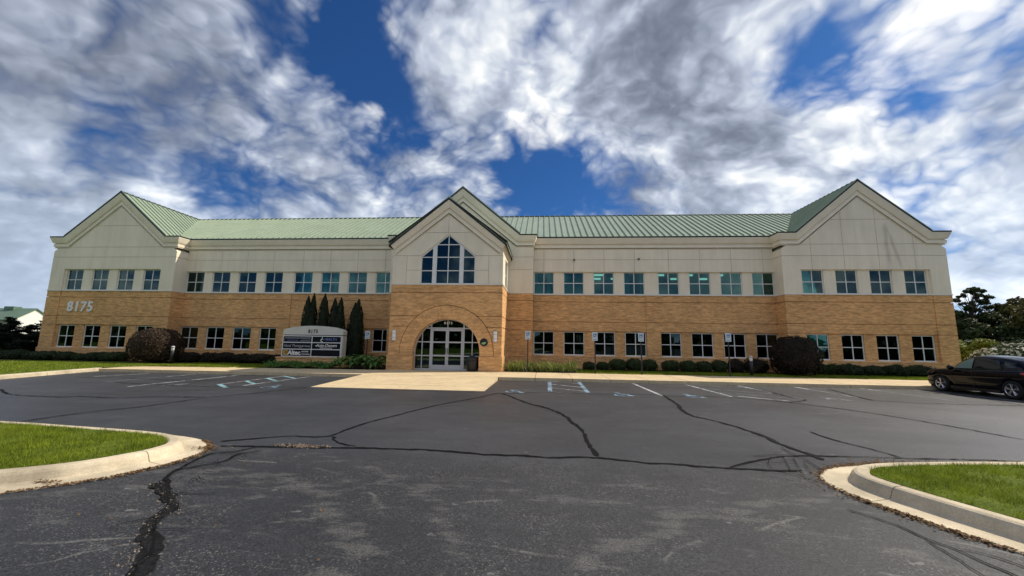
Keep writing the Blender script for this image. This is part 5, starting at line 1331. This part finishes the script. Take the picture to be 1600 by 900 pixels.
PL = pan[0, 2]; lo = MB().box(-1.83, -1.54, -.257, -.2522, .68, .98).obj('logo', 'orange_logo', PL)
MB().prism([(-1.76, .74), (-1.69, .90), (-1.60, .90), (-1.60, .74), (-1.64, .74), (-1.64, .84), (-1.70, .84)], -.26, -.2572).obj('logo_mark', 'sign_panel', lo)
text('lettering', 'Altec', .38, .002, 'letter_white', PL, (-1.12, -.256, .825), .014, 0, 1.0)
text('lettering', 'HOME', .12, .002, 'letter_white', PL, (-.42, -.256, .90), .003, 0, 1.3); text('lettering', 'CONTROL', .11, .002, 'letter_white', PL, (-.40, -.256, .74), .002, 0, 1.15)
# wall lamps, plaque, bin
def sconce(x_, label):
    t_ = empty('wall_lamp', (x_, -DE-.0, 1.96), label, 'lamp', 'wall lamps flanking the arch')
    pts = [(.11*math.cos(R(a)), -.03-.11*math.sin(R(a))) for a in range(0, 181, 15)]
    MB().prismz(pts, -.28, .28).obj('diffuser', 'lamp_white', t_)
    for z_ in (-.295, -.12, .12, .295):
        q = [(.118*math.cos(R(a)), -.03-.118*math.sin(R(a))) for a in range(0, 181, 15)]; MB().prismz(q, z_-.014, z_+.014).obj('band', 'aluminium', t_)
    MB().box(-.10, .10, -.029, .0, -.30, .30).obj('back_plate', 'dark_metal', t_)
sconce(-2.97, 'white half-round wall lamp left of the entrance arch'); sconce(2.92, 'white half-round wall lamp right of the entrance arch')
t_ = empty('round_plaque', (2.28, -DE-.03, 1.63), 'round black plaque with green mark on the right leg of the arch', 'plaque')
MB().lathe([(.225, 0), (.225, -.035), (.19, -.05), (.185, -.03), (.01, -.03)], 28, (0, 0, 0), 'y').obj('disc', 'black_plastic', t_)
MB().prism([(-.13, -.10), (.02, -.13), (.13, -.04), (.10, .03), (0, .0), (-.12, -.03)], -.045, -.031).obj('green_mark', 'plaque_green', t_)
t_ = empty('litter_bin', (1.62, -DE+.02, 0), 'black domed litter bin standing beside the glass entrance doors', 'bin')
MB().lathe([(.27, 0), (.29, .04), (.31, .58), (.31, .62)], 22).obj('body', 'black_plastic', t_, None, True)
MB().lathe([(.325, .60), (.33, .66), (.28, .76), (.17, .84), (.02, .86)], 22).obj('lid', 'black_plastic', t_, None, True)
MB().box(-.12, .12, -.335, -.25, .655, .73).obj('flap', 'dark_metal', t_)

# ------------------------------------------------------------------ parked car
K = empty('parked_car', (23.47, -9.73, -.15), 'black compact crossover car parked nose to the kerb at the right edge', 'car')
def boolean(o, cutters):
    for c in cutters:
        md = o.modifiers.new('b', 'BOOLEAN'); md.operation = 'DIFFERENCE'; md.object = c; md.solver = 'EXACT'
    dg = bpy.context.evaluated_depsgraph_get(); dg.update()
    me = bpy.data.meshes.new_from_object(o.evaluated_get(dg)); o.modifiers.clear(); o.data = me
    for c in cutters: bpy.data.objects.remove(c)
def interp(xq, tab):
    tab = sorted(tab); return float(np.interp(xq, [a for a, _ in tab], [b for _, b in tab]))
WID = [(-2.16, .70), (-2.05, .80), (-1.7, .87), (-1.0, .885), (.8, .885), (1.5, .87), (1.85, .83), (2.05, .74), (2.14, .62)]
BELT = [(-2.16, .92), (-2.05, 1.0), (-1.4, 1.03), (0, .99), (.95, .965), (1.2, .95), (1.7, .90), (1.95, .84), (2.14, .74)]
BOT = [(-2.16, .36), (-2.0, .25), (-1.6, .19), (1.6, .17), (2.0, .19), (2.14, .25)]
ysn = [-2.16, -2.12, -2.05, -1.9, -1.7, -1.5, -1.25, -1.0, -.7, -.35, 0, .35, .7, .95, 1.2, 1.45, 1.7, 1.85, 1.97, 2.06, 2.12, 2.14]
mb = MB(); ring = 0; vs = []
for y_ in ysn:
    w_, zb, zt = interp(y_, WID), interp(y_, BOT), interp(y_, BELT); hh = zt-zb
    half = [(0, zb), (.55*w_, zb), (.90*w_, zb+.03), (.955*w_, zb+.16*hh), (.965*w_, zb+.32*hh), (.955*w_, zb+.42*hh), (.995*w_, zb+.60*hh), (1.0*w_, zb+.72*hh), (.985*w_, zb+.84*hh), (.95*w_, zb+.95*hh), (.90*w_, zt), (.5*w_, zt+.035), (0, zt+.045)]
    rg = [(-x_, z_) for x_, z_ in half]+[(x_, z_) for x_, z_ in half[-2:0:-1]]
    ring = len(rg); vs += [(x_, y_, z_) for x_, z_ in rg]
fs = [(i*ring+j, i*ring+(j+1) % ring, (i+1)*ring+(j+1) % ring, (i+1)*ring+j) for i in range(len(ysn)-1) for j in range(ring)]
fs += [tuple(range(ring)), tuple(range(len(ysn)*ring-1, (len(ysn)-1)*ring-1, -1))]
mb.add(vs, fs)
body = mb.obj('body', 'car_paint', K, None, True)
AX = (1.30, -1.31); cut = []
for s in (-1, 1):
    for y_ in AX: c = MB().lathe([(.365, s*.55), (.365, s*1.2)], 28, (0, y_, .335), 'x').obj('arch_cutter', 'black_plastic', K); cut.append(c)
boolean(body, cut); body.data.polygons.foreach_set('use_smooth', [True]*len(body.data.polygons))
for s in (-1, 1):
    for y_ in AX: MB().lathe([(.385, s*.58), (.372, s*.60), (.372, s*.86), (.395, s*.862)], 26, (0, y_, .335), 'x').obj('wheel_arch_liner', 'black_plastic', K) if False else None
    # sill cladding and arch lips
    MB().box(*sorted((s*.82, s*.868)), -.93, .92, .165, .28).obj('sill_trim', 'black_plastic', K)
ROOF = [(1.02, 0.), (.6, .58), (.3, .88), (.05, .985), (-.3, 1.0), (-.7, .96), (-1.1, .86), (-1.5, .68), (-1.85, .38), (-2.07, 0.)]
vs = []; yg = [1.02, .8, .6, .45, .3, .15, 0, -.25, -.5, -.8, -1.1, -1.3, -1.5, -1.7, -1.85, -1.97, -2.07]
ZR0 = 1.545
def gx_(k): return float(np.interp(k, [0, .35, .75, .9, .97, 1.0], [.80, .74, .655, .60, .50, .40]))
for y_ in yg:
    zb = interp(y_, BELT)-.01; f = interp(y_, ROOF); zr = zb+(ZR0-zb)*f
    wid = interp(y_, [(-2.07, .86), (-1.5, .97), (-1, 1.0), (.5, 1.0), (1.02, .95)])
    rg = [(gx_(k)*wid, zb+(zr-zb)*k) for k in (0, .35, .75, .9, .97, 1.0)]+[(.2*wid, zr+.018*f), (0, zr+.024*f)]
    rg = [(-a, b) for a, b in rg]+[(a, b) for a, b in rg[-2::-1]]; ring = len(rg); vs += [(a, y_, b) for a, b in rg]
fs = [(i*ring+j, i*ring+j+1, (i+1)*ring+j+1, (i+1)*ring+j) for i in range(len(yg)-1) for j in range(ring-1)]
MB().add(vs, fs).obj('cabin', 'car_paint', K, None, True)
def side_x(y_, z_):
    zb = interp(y_, BELT)-.01; f = interp(y_, ROOF); zr = zb+(ZR0-zb)*f; k = min(1, max(0, (z_-zb)/max(.05, zr-zb)))
    return gx_(k)*interp(y_, [(-2.07, .86), (-1.5, .97), (-1, 1.0), (.5, 1.0), (1.02, .95)])
def side_glass(poly, s, nm, m, parent, off=.012):
    # subdivided so the glass follows the curved flank
    ylo, yhi = min(p[0] for p in poly), max(p[0] for p in poly); mb = MB(); N = 7; vs = []
    for i in range(N+1):
        y_ = ylo+(yhi-ylo)*i/N; y_ = min(max(y_, ylo+1e-4), yhi-1e-4); zs = []
        for a, b in zip(poly, poly[1:]+poly[:1]):
            if (a[0]-y_)*(b[0]-y_) <= 0 and abs(a[0]-b[0]) > 1e-6: zs.append(a[1]+(b[1]-a[1])*(y_-a[0])/(b[0]-a[0]))
        z0, z1 = min(zs), max(zs)
        for k in range(5): z_ = z0+(z1-z0)*k/4; vs.append((s*(side_x(y_, z_)+off), y_, z_))
    fs = [(i*5+k, i*5+k+1, (i+1)*5+k+1, (i+1)*5+k) for i in range(N) for k in range(4)]
    return mb.add(vs, fs).obj(nm, m, parent, None, True)
def car_glass():
    t, b, _ = newmat('car_glass'); b.inputs['Base Color'].default_value = (.010, .016, .018, 1); b.inputs['Roughness'].default_value = .03; b.inputs['Specular IOR Level'].default_value = .6
    t, b, _ = newmat('car_glass_clear'); b.inputs['Base Color'].default_value = (.16, .24, .21, 1); b.inputs['Roughness'].default_value = .04; b.inputs['Specular IOR Level'].default_value = .6
car_glass()
for s in (-1, 1):
    d1 = side_glass([(.86, 1.02), (.05, 1.035), (.05, 1.43), (.20, 1.415), (.55, 1.25)], s, 'front_door_window', 'car_glass_clear', K)
    side_glass([(-.02, 1.04), (-.98, 1.07), (-.94, 1.355), (-.4, 1.43), (-.02, 1.44)], s, 'rear_door_window', 'car_glass', K)
    side_glass([(-1.05, 1.08), (-1.45, 1.14), (-1.32, 1.26), (-1.02, 1.33)], s, 'quarter_window', 'car_glass', K)
    # window brightwork
    side_glass([(.90, .995), (-1.45, 1.05), (-1.45, 1.065), (.90, 1.012)], s, 'belt_moulding', 'dark_metal', K, .02)
    # door shut lines
    for pts in ([(.82, .97), (.80, .60), (.72, .32)], [(.02, 1.0), (.0, .62), (-.02, .32)], [(-.98, 1.04), (-.90, .85), (-.86, .66)]):
        vs = []
        for y_, z_ in pts:
            w_ = interp(y_, WID)*.996+.0035; vs += [(s*w_, y_-.006, z_), (s*w_, y_+.006, z_)]
        MB().add(vs, [(0, 1, 3, 2), (2, 3, 5, 4)]).obj('door_seam', 'black_plastic', K)
    MB().box(*sorted((s*.875, s*.905)), .10, .27, .86, .885).obj('door_handle', 'car_paint', K)
    m_ = MB(); m_.lathe([(.02, -.10), (.085, -.07), (.10, 0), (.085, .07), (.02, .10)], 12, (s*.97, .72, 1.03), 'x'); mo = m_.obj('wing_mirror', 'car_paint', K, None, True)
    MB().box(*sorted((s*.80, s*.90)), .70, .76, .985, 1.02).obj('mirror_stalk', 'black_plastic', mo)
    tl = MB(); vs = []
    for y_, z0, z1 in ((-1.62, .93, .97), (-1.8, .86, .99), (-1.98, .80, 1.0), (-2.10, .80, .97)):
        w_ = interp(y_, WID); vs += [(s*(w_*.992+.006), y_, z0), (s*(w_*.95+.008), y_, z1)]
    tl.add(vs, [(2*i, 2*i+1, 2*i+3, 2*i+2) for i in range(3)]).obj('tail_light', 'tail_red', K, None, True)
    hl = MB(); vs = []
    for y_, z0, z1 in ((1.55, .80, .84), (1.75, .72, .83), (1.95, .64, .76), (2.08, .58, .67)):
        w_ = interp(y_, WID); vs += [(s*(w_*.99+.008), y_, z0), (s*(w_*.95+.008), y_, z1)]
    hl.add(vs, [(2*i, 2*i+1, 2*i+3, 2*i+2) for i in range(3)]).obj('headlight', 'head_lens', K, None, True)
    for y_ in AX:
        wh = part('wheel', K, (s*.80, y_, .335))
        MB().lathe([(.20, -s*.10), (.31, -s*.105), (.333, -s*.08), (.335, s*.06), (.318, s*.085), (.225, s*.09), (.215, s*.075)], 32, (0, 0, 0), 'x').obj('tyre', 'tyre', wh, None, True)
        rm = MB(); rm.lathe([(.205, s*.00), (.228, s*.085), (.222, s*.092), (.205, s*.07), (.20, s*.02)], 30, (0, 0, 0), 'x'); rm.lathe([(.05, s*.03), (.05, s*.085), (.03, s*.092)], 14, (0, 0, 0), 'x')
        for k in range(5):
            for e_ in (-.16, .16):
                a0 = R(90+72*k); a1 = a0+e_; d0 = Vector((0, math.cos(a0+e_*.4), math.sin(a0+e_*.4))); d1_ = Vector((0, math.cos(a1), math.sin(a1)))
                rm.tube([d0*.035+Vector((s*.07, 0, 0)), d1_*.215+Vector((s*.078, 0, 0))], .017, 5)
        rm.obj('rim', 'rim_metal', wh); MB().lathe([(.19, -s*.02), (.19, s*.0)], 20, (0, 0, 0), 'x').obj('brake_disc', 'dark_metal', wh)
def quad_on_cabin(y0, y1, w0, w1, nm):
    vs = []
    for i in range(6):
        y_ = y0+(y1-y0)*i/5; zb = interp(y_, BELT)-.01; f = interp(y_, ROOF); zr = zb+(ZR0-zb)*f; w_ = w0+(w1-w0)*i/5
        vs += [(-w_, y_, zr+.012), (-w_*.5, y_, zr+.03), (0, y_, zr+.036), (w_*.5, y_, zr+.03), (w_, y_, zr+.012)]
    MB().add(vs, [(i*5+k, i*5+k+1, (i+1)*5+k+1, (i+1)*5+k) for i in range(5) for k in range(4)]).obj(nm, 'car_glass', K, None, True)
quad_on_cabin(.93, .30, .62, .46, 'windscreen'); quad_on_cabin(-1.55, -1.99, .44, .56, 'rear_window')
MB().box(-.45, .45, 2.10, 2.155, .36, .52).obj('grille', 'black_plastic', K); MB().box(-.26, .26, -2.185, -2.15, .62, .75).obj('number_plate', 'letter_white', K)
MB().box(-.74, .74, -1.9, 1.9, .165, .24).obj('underbody', 'black_plastic', K)
MB().box(-.6, .6, -1.58, -1.50, 1.40, 1.45).obj('roof_spoiler', 'car_paint', K) if False else None
